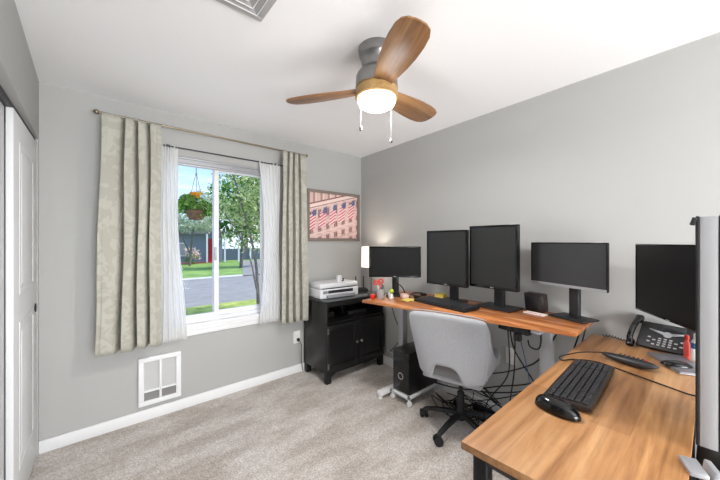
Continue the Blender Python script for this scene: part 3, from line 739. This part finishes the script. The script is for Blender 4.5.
b = MB(); b.box((-.2035, 0, .178), (.012, .178, .346), None, .004); fp = b.build('front_panel', 'black_gloss', t)
MB().torus((-.211, 0, .14), .026, .0035, 24, 8, rotm(0, PI / 2, 0)).build('power_ring', 'silver', fp)
b = MB()
for k in range(3): b.box((-.2105, 0, .29 - .012 * k), (.003, .15, .003))
b.build('drive_slots', 'charcoal', fp)

# ------------------------------------------------------------------ monitors
def monitor(label, a, b2, z0, z1, base, bz, kind='panel', scr='screen', bezel=.011, chin=.014, tilt=0, basew=.2, based=.16, depth=.032, face=None, wide=.06, stand_off=.06, rest=True):
    """a,b2 = left and right bottom corners (plan) as seen from the screen side"""
    a = Vector((a[0], a[1])); b2 = Vector((b2[0], b2[1])); mid = (a + b2) / 2; w = (b2 - a).length; hgt = z1 - z0
    ang = math.atan2(b2.y - a.y, b2.x - a.x)        # local +x runs left to right on the screen side; screen looks to local -y
    t = thing('monitor', label, 'monitor', (mid.x, mid.y, bz), ang)
    zc = (z0 + z1) / 2 - bz; 
    bd = MB(); bd.box((0, depth / 2, zc), (w, depth, hgt), None, .006); bd.build('housing', 'black_matte', t)
    f_ = MB()
    for s_ in ((-w / 2, -hgt / 2, w / 2, -hgt / 2 + chin), (-w / 2, hgt / 2 - bezel, w / 2, hgt / 2), (-w / 2, -hgt / 2 + chin, -w / 2 + bezel, hgt / 2 - bezel), (w / 2 - bezel, -hgt / 2 + chin, w / 2, hgt / 2 - bezel)):
        f_.span((s_[0], -.004, zc + s_[1]), (s_[2], .006, zc + s_[3]), .0015)
    f_.build('bezel', 'black_gloss' if kind != 'silver' else 'black_gloss', t)
    if kind == 'silver': lab(MB().span((-w / 2 + .002, -.0046, zc - hgt / 2), (w / 2 - .002, -.0042, zc - hgt / 2 + chin)).build('chin_strip', 'silver', t), 'silver strip below the screen')
    MB().span((-w / 2 + bezel - .002, -.001, zc - hgt / 2 + chin - .002), (w / 2 - bezel + .002, .004, zc + hgt / 2 - bezel + .002)).build('screen', scr, t)
    MB().span((-.012, -.0052, zc - hgt / 2 + chin * .35), (.012, -.0046, zc - hgt / 2 + chin * .65)).build('logo', 'silver', t)
    if base is not None:
        B = Matrix.Rotation(-ang, 2) @ (Vector((base[0], base[1])) - mid)
        q = MB(); q.box((B.x, B.y, .007), (basew, based, .012), None, .005); q.build('stand_base', 'black_matte', t)
        q = MB(); q.box((B.x, B.y + .02, (zc) / 2 + .006), (wide, .032, zc), None, .008); q.box((B.x * .5, (B.y + .02 + depth) / 2, zc), (.08, abs(B.y + .02 - depth) + .03, .08), None, .006)
        q.build('stand_column', 'charcoal', t)
    return t
monitor('widescreen monitor at the far left end of the standing desk, next to the lit lamp', (2.035, -.978), (2.338, -1.290), 1.089, 1.348, (2.268, -1.068), DZ, basew=.17, based=.12)
monitor('portrait monitor, left one of the tall touching pair on the standing desk', (2.363, -1.332), (2.366, -1.692), 1.045, 1.478, (2.425, -1.535), DZ, scr='screen_grey', bezel=.014, chin=.018, basew=.19, based=.15, wide=.07)
monitor('portrait monitor, right one of the tall touching pair on the standing desk', (2.415, -1.685), (2.380, -2.045), 1.058, 1.505, (2.475, -1.872), DZ, scr='screen_grey', bezel=.015, chin=.02, basew=.27, based=.19, wide=.075)
monitor('widescreen monitor with grey lower bezel at the right end of the standing desk', (2.578, -2.055), (2.421, -2.498), 1.108, 1.385, (2.520, -2.312), DZ, kind='silver', scr='screen_pale_grey', bezel=.006, chin=.016, basew=.215, based=.15, wide=.06, depth=.02)
m5 = monitor('large dark monitor over the desk phone on the light wood desk', (2.493, -2.605), (2.04, -2.882), 1.030, 1.379, None, .815, bezel=.007, chin=.010)
q = MB(); q.box((.0, .06, .36), (.10, .07, .10), None, .005); q.cyl((0, .08, .36), (-.02, .33, .36), .018, n=12); q.box((-.02, .345, .36), (.10, .02, .10), None, .004)
q.build('wall_arm', 'black_matte', m5)

# ------------------------------------------------------------------ things on the standing desk
t = thing('keyboard', 'long black keyboard on the standing desk behind the grey chair', 'keyboard', (2.252, -1.575, DZ + .002), R(-97 + 90))
def keyboard_parts(t, L_, D_, body='black_matte', keym='charcoal', rows=5, cols=17, tilt=.05, palm=0):
    """long side along local y, front (user side) toward local -x"""
    b = MB(); b.box((0, 0, .011), (D_, L_, .018), rotm(0, -tilt, 0), .005); b.build('body', body, t)
    k = MB(); kw = (L_ - .03) / cols; kd = (D_ - palm - .022) / rows
    for r in range(rows):
        c = 0
        while c < cols:
            span = 5 if (r == 0 and c == 4) else 1
            if c in (cols - 4,) : c += 0
            gap = .006 if c >= cols - 4 else 0
            x = -D_ / 2 + palm + .011 + kd * (r + .5); y = L_ / 2 - .012 - kw * (c + span / 2) - gap
            k.box((x, y, .0235 + x * tilt), (kd * .82, kw * (span - .16), .007), rotm(0, -tilt, 0), .0015, 1)
            c += span
    k.build('keys', keym, t)
keyboard_parts(t, .48, .17, rows=5, palm=.0)
t = thing('scissors_cup', 'metal cup of pens at the left corner of the standing desk', 'cup', (2.075, -1.075, DZ))
MB().lathe([(.030, 0), (.032, .004), (.034, .082), (.031, .082), (.029, .006)], n=20, caps=True).build('cup', 'silver', t)
for k, (x, y, m, hh) in enumerate(((.012, .01, 'orange', .12), (-.012, .008, 'whitemetal', .115), (.0, -.014, 'black_matte', .125), (.016, -.008, 'blue', .11))):
    tag(MB().cyl((2.075 + x * .5, -1.075 + y * .5, DZ + .012), (2.075 + x * 1.6, -1.075 + y * 1.6, DZ + hh), .0038, n=8).build('pen', m),
        ['orange pen', 'white pen', 'black pen', 'blue pen'][k] + ' standing in the metal cup at the left desk corner', 'pen', 'pens in the cup')
t = thing('scissors', 'red-handled scissors standing in the metal cup', 'scissors', (2.065, -1.063, DZ + .02))
b = MB(); b.box((0, .004, .045), (.006, .002, .09), rotm(0, .06, 0)); b.box((0, -.002, .045), (.006, .002, .09), rotm(0, -.06, 0)); b.build('blades', 'silver', t)
for s_ in (-1, 1):
    b = MB(); b.torus((s_ * .017, s_ * -.012, .118 + s_ * .006), .017, .006, 20, 8, rotm(PI / 2, 0, -.75)); b.cyl((0, 0, .085), (s_ * .012, s_ * -.008, .105 + s_ * .004), .005, n=8); b.build('handle', 'red', t)
tag(MB().box((2.03, -1.035, DZ + .018), (.05, .035, .034), rotm(0, 0, .4), .005).build('red_box', 'red'), 'small red box beside the pen cup on the desk corner', 'box')
t = thing('desk_toy', 'small lime green ball figure in front of the far left monitor', 'toy', (2.142, -1.138, DZ))
MB().ball((0, 0, .062), .020).build('head', 'limegreen', t)
b = MB(); b.lathe([(.018, 0), (.020, .01), (.008, .045)], n=14); b.build('body', 'whitemetal', t)
b = MB(); b.torus((-.008, .01, .032), .028, .003, 24, 6, rotm(PI / 2, 0, .4)); b.torus((.012, .02, .03), .025, .003, 24, 6, rotm(PI / 2, .3, 1.1)); b.build('wire_rings', 'whitemetal', t)
tag(MB().box((2.242, -1.192, DZ + .018), (.055, .07, .035), rotm(0, 0, -.5), .006).build('pink_box', 'pink'), 'pale pink box under the far left monitor', 'box')
b = MB(); b.tube([(2.22, -1.10, 1.05), (2.27, -1.14, 1.0), (2.285, -1.155, .96), (2.29, -1.18, DZ + .008), (2.28, -1.22, DZ + .006)], .005); tag(b.build('monitor_cable', 'rubber'), 'black cable running down from the far left monitor', 'cable')
t = thing('headset', 'black headset lying on the desk left of the long keyboard', 'headset', (2.385, -1.235, DZ), .3)
b = MB(); pts = [(.0 + .075 * math.cos(a), .075 * math.sin(a), .022) for a in [PI * k / 10 for k in range(11)]]; b.tube(pts, .006, 8); b.build('headband', 'black_matte', t)
for s_ in (-1, 1): MB().lathe([(.026, 0), (.03, .008), (.03, .018), (.02, .024)], (s_ * .072, -.01, 0), 18).build('ear_cup', 'black_gloss', t)
t = thing('paper_sheet', 'crumpled tan paper slip lying near the headset', 'paper', (2.19, -1.275, DZ))
MB().grid(lambda u, v: ((u - .5) * .12, (v - .5) * .10, .004 + .003 * math.sin(7 * u + 3 * v)), 10, 8).build('sheet', 'yellow', t, solid=.001)
for k in range(3):
    tag(MB().box((2.485, -1.382, DZ + .006 + .0125 * k), (.076, .076, .0115), rotm(0, 0, .1 + .08 * k), .001).build('sticky_notes', 'yellow'),
        ['bottom', 'middle', 'top'][k] + ' pad of the small yellow sticky note stack by the left portrait monitor', 'sticky notes', 'sticky note pads')
t = thing('desktop_speaker', 'dark brown square speaker between the portrait pair and the right monitor', 'speaker', (2.575, -2.085, DZ), R(-108))
MB().box((0, 0, .062), (.135, .06, .122), rotm(.12, 0, 0), .008).build('housing', 'brown_plastic', t)
MB().box((0, -.033, .058), (.118, .004, .102), rotm(.12, 0, 0), .002).build('grille', 'charcoal', t)
t = thing('pill_pack', 'white card with red stripe lying in front of the brown speaker', 'card', (2.475, -2.115, DZ), R(-100))
MB().box((0, 0, .004), (.13, .05, .007), None, .001).build('card', 'paper', t)
lab(MB().box((0, -.018, .008), (.12, .008, .0015)).build('stripe', 'coral', t), 'red stripe')

# ------------------------------------------------------------------ office chair
HX, HY = 2.350, -1.650
t = thing('office_chair', 'light grey upholstered swivel chair on a black five-star base', 'chair', (HX, HY, 0), R(14))
# backrest: curved shell, hollow toward the desk (+x), arched opening at its foot
def back(u, v):
    s = (u - .5) * 2
    zl = .462 + .115 * max(0, 1 - (abs(s) / .42) ** 4)
    zt = .932 - .030 * s * s - .03 * max(0, abs(s) - .8)
    z = zl + (zt - zl) * v
    hgt = max(0, (z - .42) / .50)
    half = .205 + .050 * min(1, hgt * 1.3) - .015 * max(0, hgt - .75)
    a = s * R(60)
    x = -.315 + .17 * (1 - math.cos(a)) * (1.4 - .5 * hgt) - .085 * hgt
    y = half * math.sin(a) / math.sin(R(60))
    return (x, y, z)
sh_ = MB(); sh_.grid(back, 28, 12); o = sh_.build('backrest', 'fabric', t, smooth=180, solid=.042, sub=1)
MB().tube([Vector(back(k / 24, 1.0)) + Vector((0, 0, .008)) for k in range(25)], .0035, 6, smooth=False).build('piping', 'fabric', o)
for s_ in (-1, 1):          # sides sweeping down into the seat
    def side(u, v):
        p0 = Vector(back(.5 + s_ * .5, v)); p1 = Vector((.20, s_ * .222, .475 + .075 * v))
        w = 1 - (1 - u) ** 2.6
        return (p0.x + (p1.x - p0.x) * u, p0.y + (p1.y - p0.y) * u, p0.z + (p1.z - p0.z) * (w if v > .3 else w * .6 + .4 * u))
    MB().grid(side, 12, 8).build('side_wing', 'fabric', t, smooth=180, solid=.030, sub=1)
b = MB(); b.box((.015, 0, .505), (.50, .45, .09), rotm(0, R(-5), 0), .038, 4); b.build('seat', 'fabric_dark', t)
b = MB(); b.box((-.01, 0, .458), (.46, .41, .04), rotm(0, R(-5), 0), .02, 3); b.build('seat_shell', 'fabric', t)
b = MB(); b.box((0, 0, .385), (.20, .16, .035), None, .006); b.cyl((.02, .06, .385), (.04, .22, .375), .006, n=8); b.build('tilt_mechanism', 'black_matte', t)
b = MB(); b.cyl((0, 0, .10), (0, 0, .27), .027, .025, 20); b.cyl((0, 0, .27), (0, 0, .38), .015, n=16); b.build('gas_lift', 'black_matte', t)
b = MB(); b.lathe([(.04, .075), (.045, .085), (.04, .12), (.03, .13)], n=20); b.build('hub', 'black_matte', t)
for k in range(5):
    a = R(112 + 72 * k - 18); c, s_ = math.cos(a), math.sin(a); r_ = .285
    def arm(u, v, a=a):
        pass
    b = MB(); pts = [(.03, .112), (.10, .106), (.20, .088), (r_ - .015, .070), (r_ + .006, .058)]
    wd_ = [.022, .021, .018, .016, .013]; vs = []; fs = []
    for (d, z), w in zip(pts, wd_):
        for (q, zz) in ((-w, -.012), (-w * .7, .012), (w * .7, .012), (w, -.012)): vs.append((d * c - q * s_, d * s_ + q * c, z + zz))
    for i in range(len(pts) - 1):
        for j in range(4): fs.append((i * 4 + j, i * 4 + (j + 1) % 4, (i + 1) * 4 + (j + 1) % 4, (i + 1) * 4 + j))
    fs += [(0, 1, 2, 3), tuple(16 + j for j in (3, 2, 1, 0))]
    b._add(vs, fs); arm_o = b.build('base_arm', 'black_matte', t)
    ca = a + [.6, .9, -.5, 1.2, .2][k]; cx_, sx_ = math.cos(ca), math.sin(ca); px, py = r_ * c, r_ * s_
    b = MB()
    for q in (-.018, .018): b.cyl((px + (q - .010) * cx_, py + (q - .010) * sx_, .030), (px + (q + .010) * cx_, py + (q + .010) * sx_, .030), .030, n=18)
    b.cyl((px, py, .03), (px, py, .062), .008, n=8); b.box((px, py, .046), (.030, .026, .022), rotm(0, 0, ca), .006)
    b.build('castor', 'rubber', t)

# ------------------------------------------------------------------ light wood desk
TZ = .815
t = thing('office_desk', 'light wood desk with black frame in the right foreground', 'desk', (1.87, -2.61, 0))
ox, oy = 1.87, -2.61
P = [(1.105, -2.40), (1.105 + .018, -2.835), (2.64, -2.835), (2.636, -2.38)]
b = MB().prism([(p[0] - ox, p[1] - oy) for p in P], TZ - .022, TZ, None, .0015); top = b.build('tabletop', 'desk_light', t)
b = MB(); b.prism([(p[0] - ox - (.0012 if i < 2 else -.0), p[1] - oy) for i, p in enumerate(P)], TZ - .021, TZ - .0018)
for x in (1.165, 2.58):
    for y in (-2.435, -2.795): MB().span((x - ox - .02, y - oy - .02, 0), (x - ox + .02, y - oy + .02, TZ - .022), .002).build('leg', 'black', t)
b = MB()
for y in (-2.435, -2.795): b.span((1.165 - ox + .02, y - oy - .018, TZ - .062), (2.58 - ox - .02, y - oy + .018, TZ - .0225), .002)
for x in (1.165, 2.58): b.span((x - ox - .018, -2.775 - oy, TZ - .062), (x - ox + .018, -2.455 - oy, TZ - .0225), .002)
b.build('frame', 'black', t)
b = MB(); b.span((1.1045 - ox, -2.833 - oy, TZ - .021), (1.1055 - ox, -2.402 - oy, TZ - .002))
b.bm.free()

t = thing('compact_keyboard', 'black keyboard on the light wood desk', 'keyboard', (1.785, -2.530, TZ + .002), R(-86.5 - 180 + 90 - 0))
t.rotation_euler.z = R(92.5)
keyboard_parts(t, .49, .148, body='brown_plastic', keym='charcoal', rows=6, cols=19, tilt=-.05)
t = thing('computer_mouse', 'large black ergonomic mouse at the near end of the compact keyboard', 'mouse', (1.487, -2.530, TZ), R(-4))
def mousef(u, v):
    a = 2 * PI * u; q = v * PI / 2
    rx = .036 * (1 - .15 * math.sin(a)); ry = .070
    r_ = math.cos(q) ** .55
    return (rx * r_ * math.cos(a) * 1.0, ry * r_ * math.sin(a), .003 + .040 * math.sin(q) * (1 + .18 * math.sin(a) * math.cos(q)))
MB().grid(mousef, 28, 10).build('shell', 'black_gloss', t, smooth=180)
MB().cyl((-.004, .034, .037), (.004, .034, .037), .010, n=14).build('scroll_wheel', 'dark_steel', t)
MB().box((.0, .055, .026), (.010, .004, .006), None, .001).build('badge', 'silver', t)

def boat(L_, W_, Hh, zoff=.0):
    def fn(u, v):
        a = 2 * PI * v; x = (u - .5) * L_; k = max(0.02, (1 - abs(2 * u - 1) ** 2.6)) ** .6; k *= (.8 + .3 * u)
        return (x, W_ * .5 * k * math.cos(a), zoff + Hh * .5 * k * math.sin(a) + Hh * .5 + .004 * (abs(u - .5) * 2) ** 2)
    return MB().grid(fn, 20, 14)
t = thing('dictation_handset', 'black corded handset with small buttons behind the compact keyboard', 'handset', (2.185, -2.615, TZ), R(-101))
boat(.215, .060, .040).build('shell', 'charcoal', t, smooth=180)
b = MB()
for k in range(6):
    for q in (-1, 1): b.box((-.03 + k * .016, q * .009, .0405), (.007, .006, .004), None, .001)
b.build('buttons', 'dark_steel', t)
lab(MB().box((.066, 0, .0405), (.009, .008, .004), None, .001).build('record_button', 'red', t), 'red button')
b = MB(); b.tube([(2.205, -2.512, TZ + .025), (2.16, -2.44, TZ + .016), (2.10, -2.40, TZ + .008), (2.03, -2.385, TZ + .012), (2.0, -2.40, TZ + .006), (2.06, -2.44, TZ + .005), (2.10, -2.52, TZ + .005), (2.05, -2.66, TZ + .005), (1.99, -2.80, TZ + .005), (1.975, -2.838, TZ + .003), (1.97, -2.842, .76)], .003)
tag(b.build('handset_cord', 'rubber'), 'thin black cord crossing the light wood desk to its right edge', 'cord')

t = thing('closed_laptop', 'thin grey closed laptop lying at the right edge of the light wood desk', 'laptop', (2.36, -2.775, TZ), R(30))
MB().box((0, 0, .008), (.25, .135, .012), None, .003).build('lid', mat('laptop_grey', (122, 120, 126), .4, .3), t)
MB().box((0, 0, .0045), (.252, .137, .005), None, .002).build('base', 'silver', t)
t = thing('small_mouse', 'small flat black mouse lying on the grey laptop', 'mouse', (2.30, -2.765, TZ + .0145), R(-65))
MB().grid(lambda u, v: (.055 * math.cos(v * PI / 2) ** .6 * math.cos(2 * PI * u), .030 * math.cos(v * PI / 2) ** .6 * math.sin(2 * PI * u), .018 * math.sin(v * PI / 2)), 24, 8).build('shell', 'black_gloss', t, smooth=180)

# desk phone
t = thing('desk_phone', 'black office desk phone with silver wing-shaped key cluster under the large monitor', 'phone', (2.542, -2.70, TZ + .006), R(-101))
rm = rotm(R(48), 0, 0)
b = MB(); b.box((0, .035, .060), (.205, .155, .022), rm, .006); b.box((0, .065, .045), (.12, .05, .09), None, .006); b.build('body', 'black_matte', t)
def onp(x, y, dz=.012): return Vector((0, .035, .060)) + (rm @ Vector((x, y, dz)))
b = MB(); b.box(onp(.03, .055), (.09, .030, .003), rm, .001); lab(b.build('display', 'dark_steel', t), 'grey display strip')
w_ = MB()
for s_ in (-1, 1): w_._add([onp(.012, .022, .0135), onp(.012, .002, .0135), onp(.012 + s_ * .075, .030, .0135), onp(.012 + s_ * .075, .036, .0135)], [(0, 1, 2, 3)])
w_.lathe([(.016, 0), (.016, .003)], onp(.012, .012, .0125), 20, rm); w_.build('silver_wing', 'silver', t, solid=.001)
b = MB()
for r in range(4):
    for c in range(7):
        if c in (2, 3, 4) or (r + c) % 2: b.box(onp(-.055 + c * .021, -.055 + r * .013, .0125), (.012, .007, .003), rm, .001)
b.build('keys', 'silver', t)
hs = MB(); hs.tube([(-.118, -.045, .02), (-.122, -.03, .05), (-.122, .02, .095), (-.118, .085, .135), (-.115, .10, .135)], .014, 10); hs.box((-.118, -.04, .018), (.036, .045, .03), rm, .01); hs.box((-.118, .09, .128), (.036, .045, .03), rm, .01)
hs.build('receiver', 'black_gloss', t)
b = MB(); pts = []
for k in range(60):
    a = k * .9; q = k / 59; base_ = Vector((2.60 + .02 * math.sin(q * 5), -2.44 - .12 * q, TZ + .012)); pts.append(base_ + Vector((.006 * math.cos(a), 0, .006 * math.sin(a))))
b.tube(pts, .0018, 5, smooth=False); tag(b.build('coiled_cord', 'rubber'), 'coiled black phone cord at the wall end of the light wood desk', 'cord')
# bottles beside the phone
t = thing('coral_bottle', 'slim coral red bottle beside the desk phone', 'bottle', (2.492, -2.790, TZ + .001))
b = MB(); b.lathe([(.010, 0), (.012, .004), (.012, .075), (.007, .09), (.006, .098)], n=18); b.build('bottle', 'coral', t)
MB().lathe([(.009, .096), (.009, .115), (.006, .118)], n=14).build('cap', 'red', t)
t = thing('white_bottle', 'white bottle with blue band next to the coral bottle', 'bottle', (2.455, -2.822, TZ + .0145))
b = MB(); b.lathe([(.016, 0), (.018, .004), (.018, .085), (.010, .1), (.008, .106)], n=18); b.build('bottle', 'paper', t)
MB().lathe([(.0186, .055), (.0186, .082)], n=18).build('label_band', 'blue', t)
MB().lathe([(.010, .104), (.010, .122), (.006, .125)], n=14).build('cap', 'paper', t)

# portrait monitor seen edge-on at the right of the picture
t = thing('portrait_monitor', 'tall silver-sided monitor seen edge-on at the right end of the light wood desk', 'monitor', (1.55, -2.868, .815))
zb, zt = .022, 1.460 - .815
MB().span((0, -.016, zb), (.38, .018, zt), .002).build('housing', 'greymetal', t)
MB().span((-.001, .018, zb), (.38, .025, zt + .002), .002).build('bezel', 'black_matte', t)
MB().span((-.001, -.023, zb), (.38, -.016, zt + .002), .002).build('back_cover', 'black_matte', t)
MB().span((.012, .0245, zb + .012), (.368, .0258, zt - .012)).build('screen', 'screen', t)
b = MB(); b.box((.20, -.085, .20), (.05, .05, .50), None, .005); b.box((.20, -.045, .32), (.1, .05, .1), None, .005); b.box((.20, -.07, -.04), (.12, .10, .022), None, .003); b.box((.20, -.01, -.035), (.10, .06, .018), None, .003); b.build('support_arm', 'black_matte', t)
b = MB(); b.box((.006, .029, zt - .012), (.016, .010, .022), rotm(.25, 0, 0), .002); b.build('top_clip', 'dark_steel', t)
t = thing('dark_corner_filler', 'added black drawer unit filling the dark bottom right corner behind the silver clamp', 'drawer unit', (1.95, -3.018, 0))  # invented unit, fills a corner where only darkness is seen
MB().span((-.25, -.18, .02), (.25, .18, .70), .004).build('body', 'black', t)
for k in range(3):
    d = MB().span((-.266, -.172, .05 + .215 * k), (-.25, .172, .25 + .215 * k), .003).build('drawer', 'black_matte', t)
    MB().span((-.280, -.06, .14 + .215 * k), (-.266, .06, .152 + .215 * k), .002).build('handle', 'dark_steel', d)
t = thing('desk_clamp', 'silver grey clamp gripping the right edge of the light wood desk', 'clamp', (1.46, -2.868, .745), R(20))
b = MB(); b.box((0, .028, .078), (.07, .035, .012), rotm(0, 0, 0), .003); b.box((0, .0, .045), (.06, .014, .095), rotm(.15, 0, 0), .004); b.box((0, .02, .008), (.05, .05, .012), None, .003); b.build('jaw', 'silver', t)
MB().torus((.035, -.02, .0), .030, .009, 24, 8, rotm(.5, .9, 0)).build('handle', 'dark_steel', t)

# ------------------------------------------------------------------ cables under the desks
def cable(pts, r=.0045, label=None, m='rubber', grp='black cables tangled under the standing desk'):
    o = MB().tube(pts, r, 6, res=7).build('cable', m); tag(o, label or 'black cable tangled under the standing desk', 'cable', grp)
rnd = random.Random(12)
cable([(2.20, -2.10, .85), (2.24, -2.08, .6), (2.30, -2.02, .3), (2.36, -1.98, .05), (2.42, -1.85, .02), (2.45, -1.70, .02)], label='black cable hanging straight down from the power strip')
cable([(2.205, -2.07, .85), (2.23, -2.09, .72), (2.36, -2.16, .5), (2.44, -2.22, .3), (2.45, -2.2, .02)], label='black cable sloping from the power strip to the floor')
cable([(2.21, -2.17, .815), (2.21, -2.18, .78), (2.22, -2.215, .77), (2.23, -2.23, .80), (2.25, -2.225, .86)], label='short looped black cable beside the power strip plug')
cable([(2.36, -2.27, .84), (2.35, -2.19, .68), (2.45, -2.05, .55), (2.55, -1.80, .40), (2.50, -1.5, .33), (2.44, -1.2, .46)], .005, label='upper long black cable sagging between the desk legs')
cable([(2.38, -2.29, .62), (2.42, -2.1, .47), (2.52, -1.85, .33), (2.50, -1.6, .22), (2.45, -1.35, .2)], .005, label='lower long black cable sagging between the desk legs')
cable([(2.40, -2.28, .60), (2.46, -2.02, .36), (2.5, -1.8, .22), (2.52, -1.62, .14), (2.55, -1.4, .10)], .004, label='third black cable sagging lowest between the desk legs')
cable([(2.40, -2.28, .56), (2.45, -2.1, .42), (2.53, -1.9, .30), (2.52, -1.7, .24), (2.5, -1.5, .25)], .005, label='thick black cable just below the upper long one between the desk legs')
cable([(2.22, -2.05, .85), (2.30, -2.02, .55), (2.34, -1.9, .35), (2.44, -1.8, .2), (2.5, -1.75, .02)], .004, label='black cable curving from the power strip toward the chair')
cable([(2.24, -2.10, .86), (2.32, -2.14, .5), (2.36, -2.1, .2), (2.44, -2.0, .02)], .003, label='thin blue grey cable beside the power strip cables', m='blue')
cable([(2.53, -2.36, .89), (2.46, -2.33, .74), (2.42, -2.3, .6), (2.42, -2.26, .4), (2.44, -2.2, .1)], .005, label='black cable dropping from the right end of the standing desk')
cable([(2.50, -2.385, .89), (2.44, -2.36, .72), (2.41, -2.32, .5), (2.44, -2.24, .2)], .004, label='second black cable at the right end of the standing desk')
cable([(2.60, -1.60, .89), (2.62, -1.60, .6), (2.63, -1.61, .3), (2.6, -1.6, .05)], .003, label='thin cable hanging down the wall behind the chair')
cable([(2.66, -1.30, .89), (2.68, -1.30, .5), (2.68, -1.32, .1)], .003, label='thin pale cable hanging down the wall behind the computer', m='greymetal')
cable([(2.50, -.78, .80), (2.56, -.80, .6), (2.62, -.80, .5), (2.66, -.75, .35), (2.68, -.6, .2)], .004, label='black cable looping down behind the left desk leg')
cable([(wx(-.5) - .02, -.50, .17), (2.70, -.75, .15), (2.69, -.95, .17)], .004, label='pale cable running low along the wall beside the cabinet', m='whitemetal')
for k in range(14):
    y0 = -1.45 - rnd.random() * .65; x0 = 2.46 + rnd.random() * .15; pts = []
    a0 = rnd.random() * 6
    for j in range(7):
        a = a0 + j * 1.1; r_ = .06 + .06 * rnd.random()
        pts.append((min(2.66, x0 + r_ * math.cos(a)), y0 + 1.5 * r_ * math.sin(a), .008 + .03 * rnd.random() + (.10 * rnd.random() if j % 3 == 1 else 0)))
    cable(pts, .004, label='black cable in the heap on the carpet under the standing desk', grp='black cables heaped on the floor')
for k in range(6):
    pts = [(2.47 + .05 * rnd.random(), -1.28 - .1 * rnd.random(), .33 + .07 * rnd.random())]
    for j in range(5): pts.append((2.45 + .12 * rnd.random(), -1.35 - .12 * j - .05 * rnd.random(), .28 + .12 * rnd.random() - .03 * j))
    cable(pts, .004, label='black cable bundled behind the chair seat between computer and wall', grp='black cables bundled behind the chair')
tag(MB().box((2.665, -1.70, .022), (.05, .24, .04), None, .006).build('floor_power_strip', 'rubber'), 'black power strip lying among cables on the carpet', 'power strip')
tag(MB().box((2.64, -1.93, .020), (.06, .11, .035), rotm(0, 0, -.2), .006).build('power_adapter', 'black_matte'), 'black power adapter brick on the carpet under the standing desk', 'power adapter')
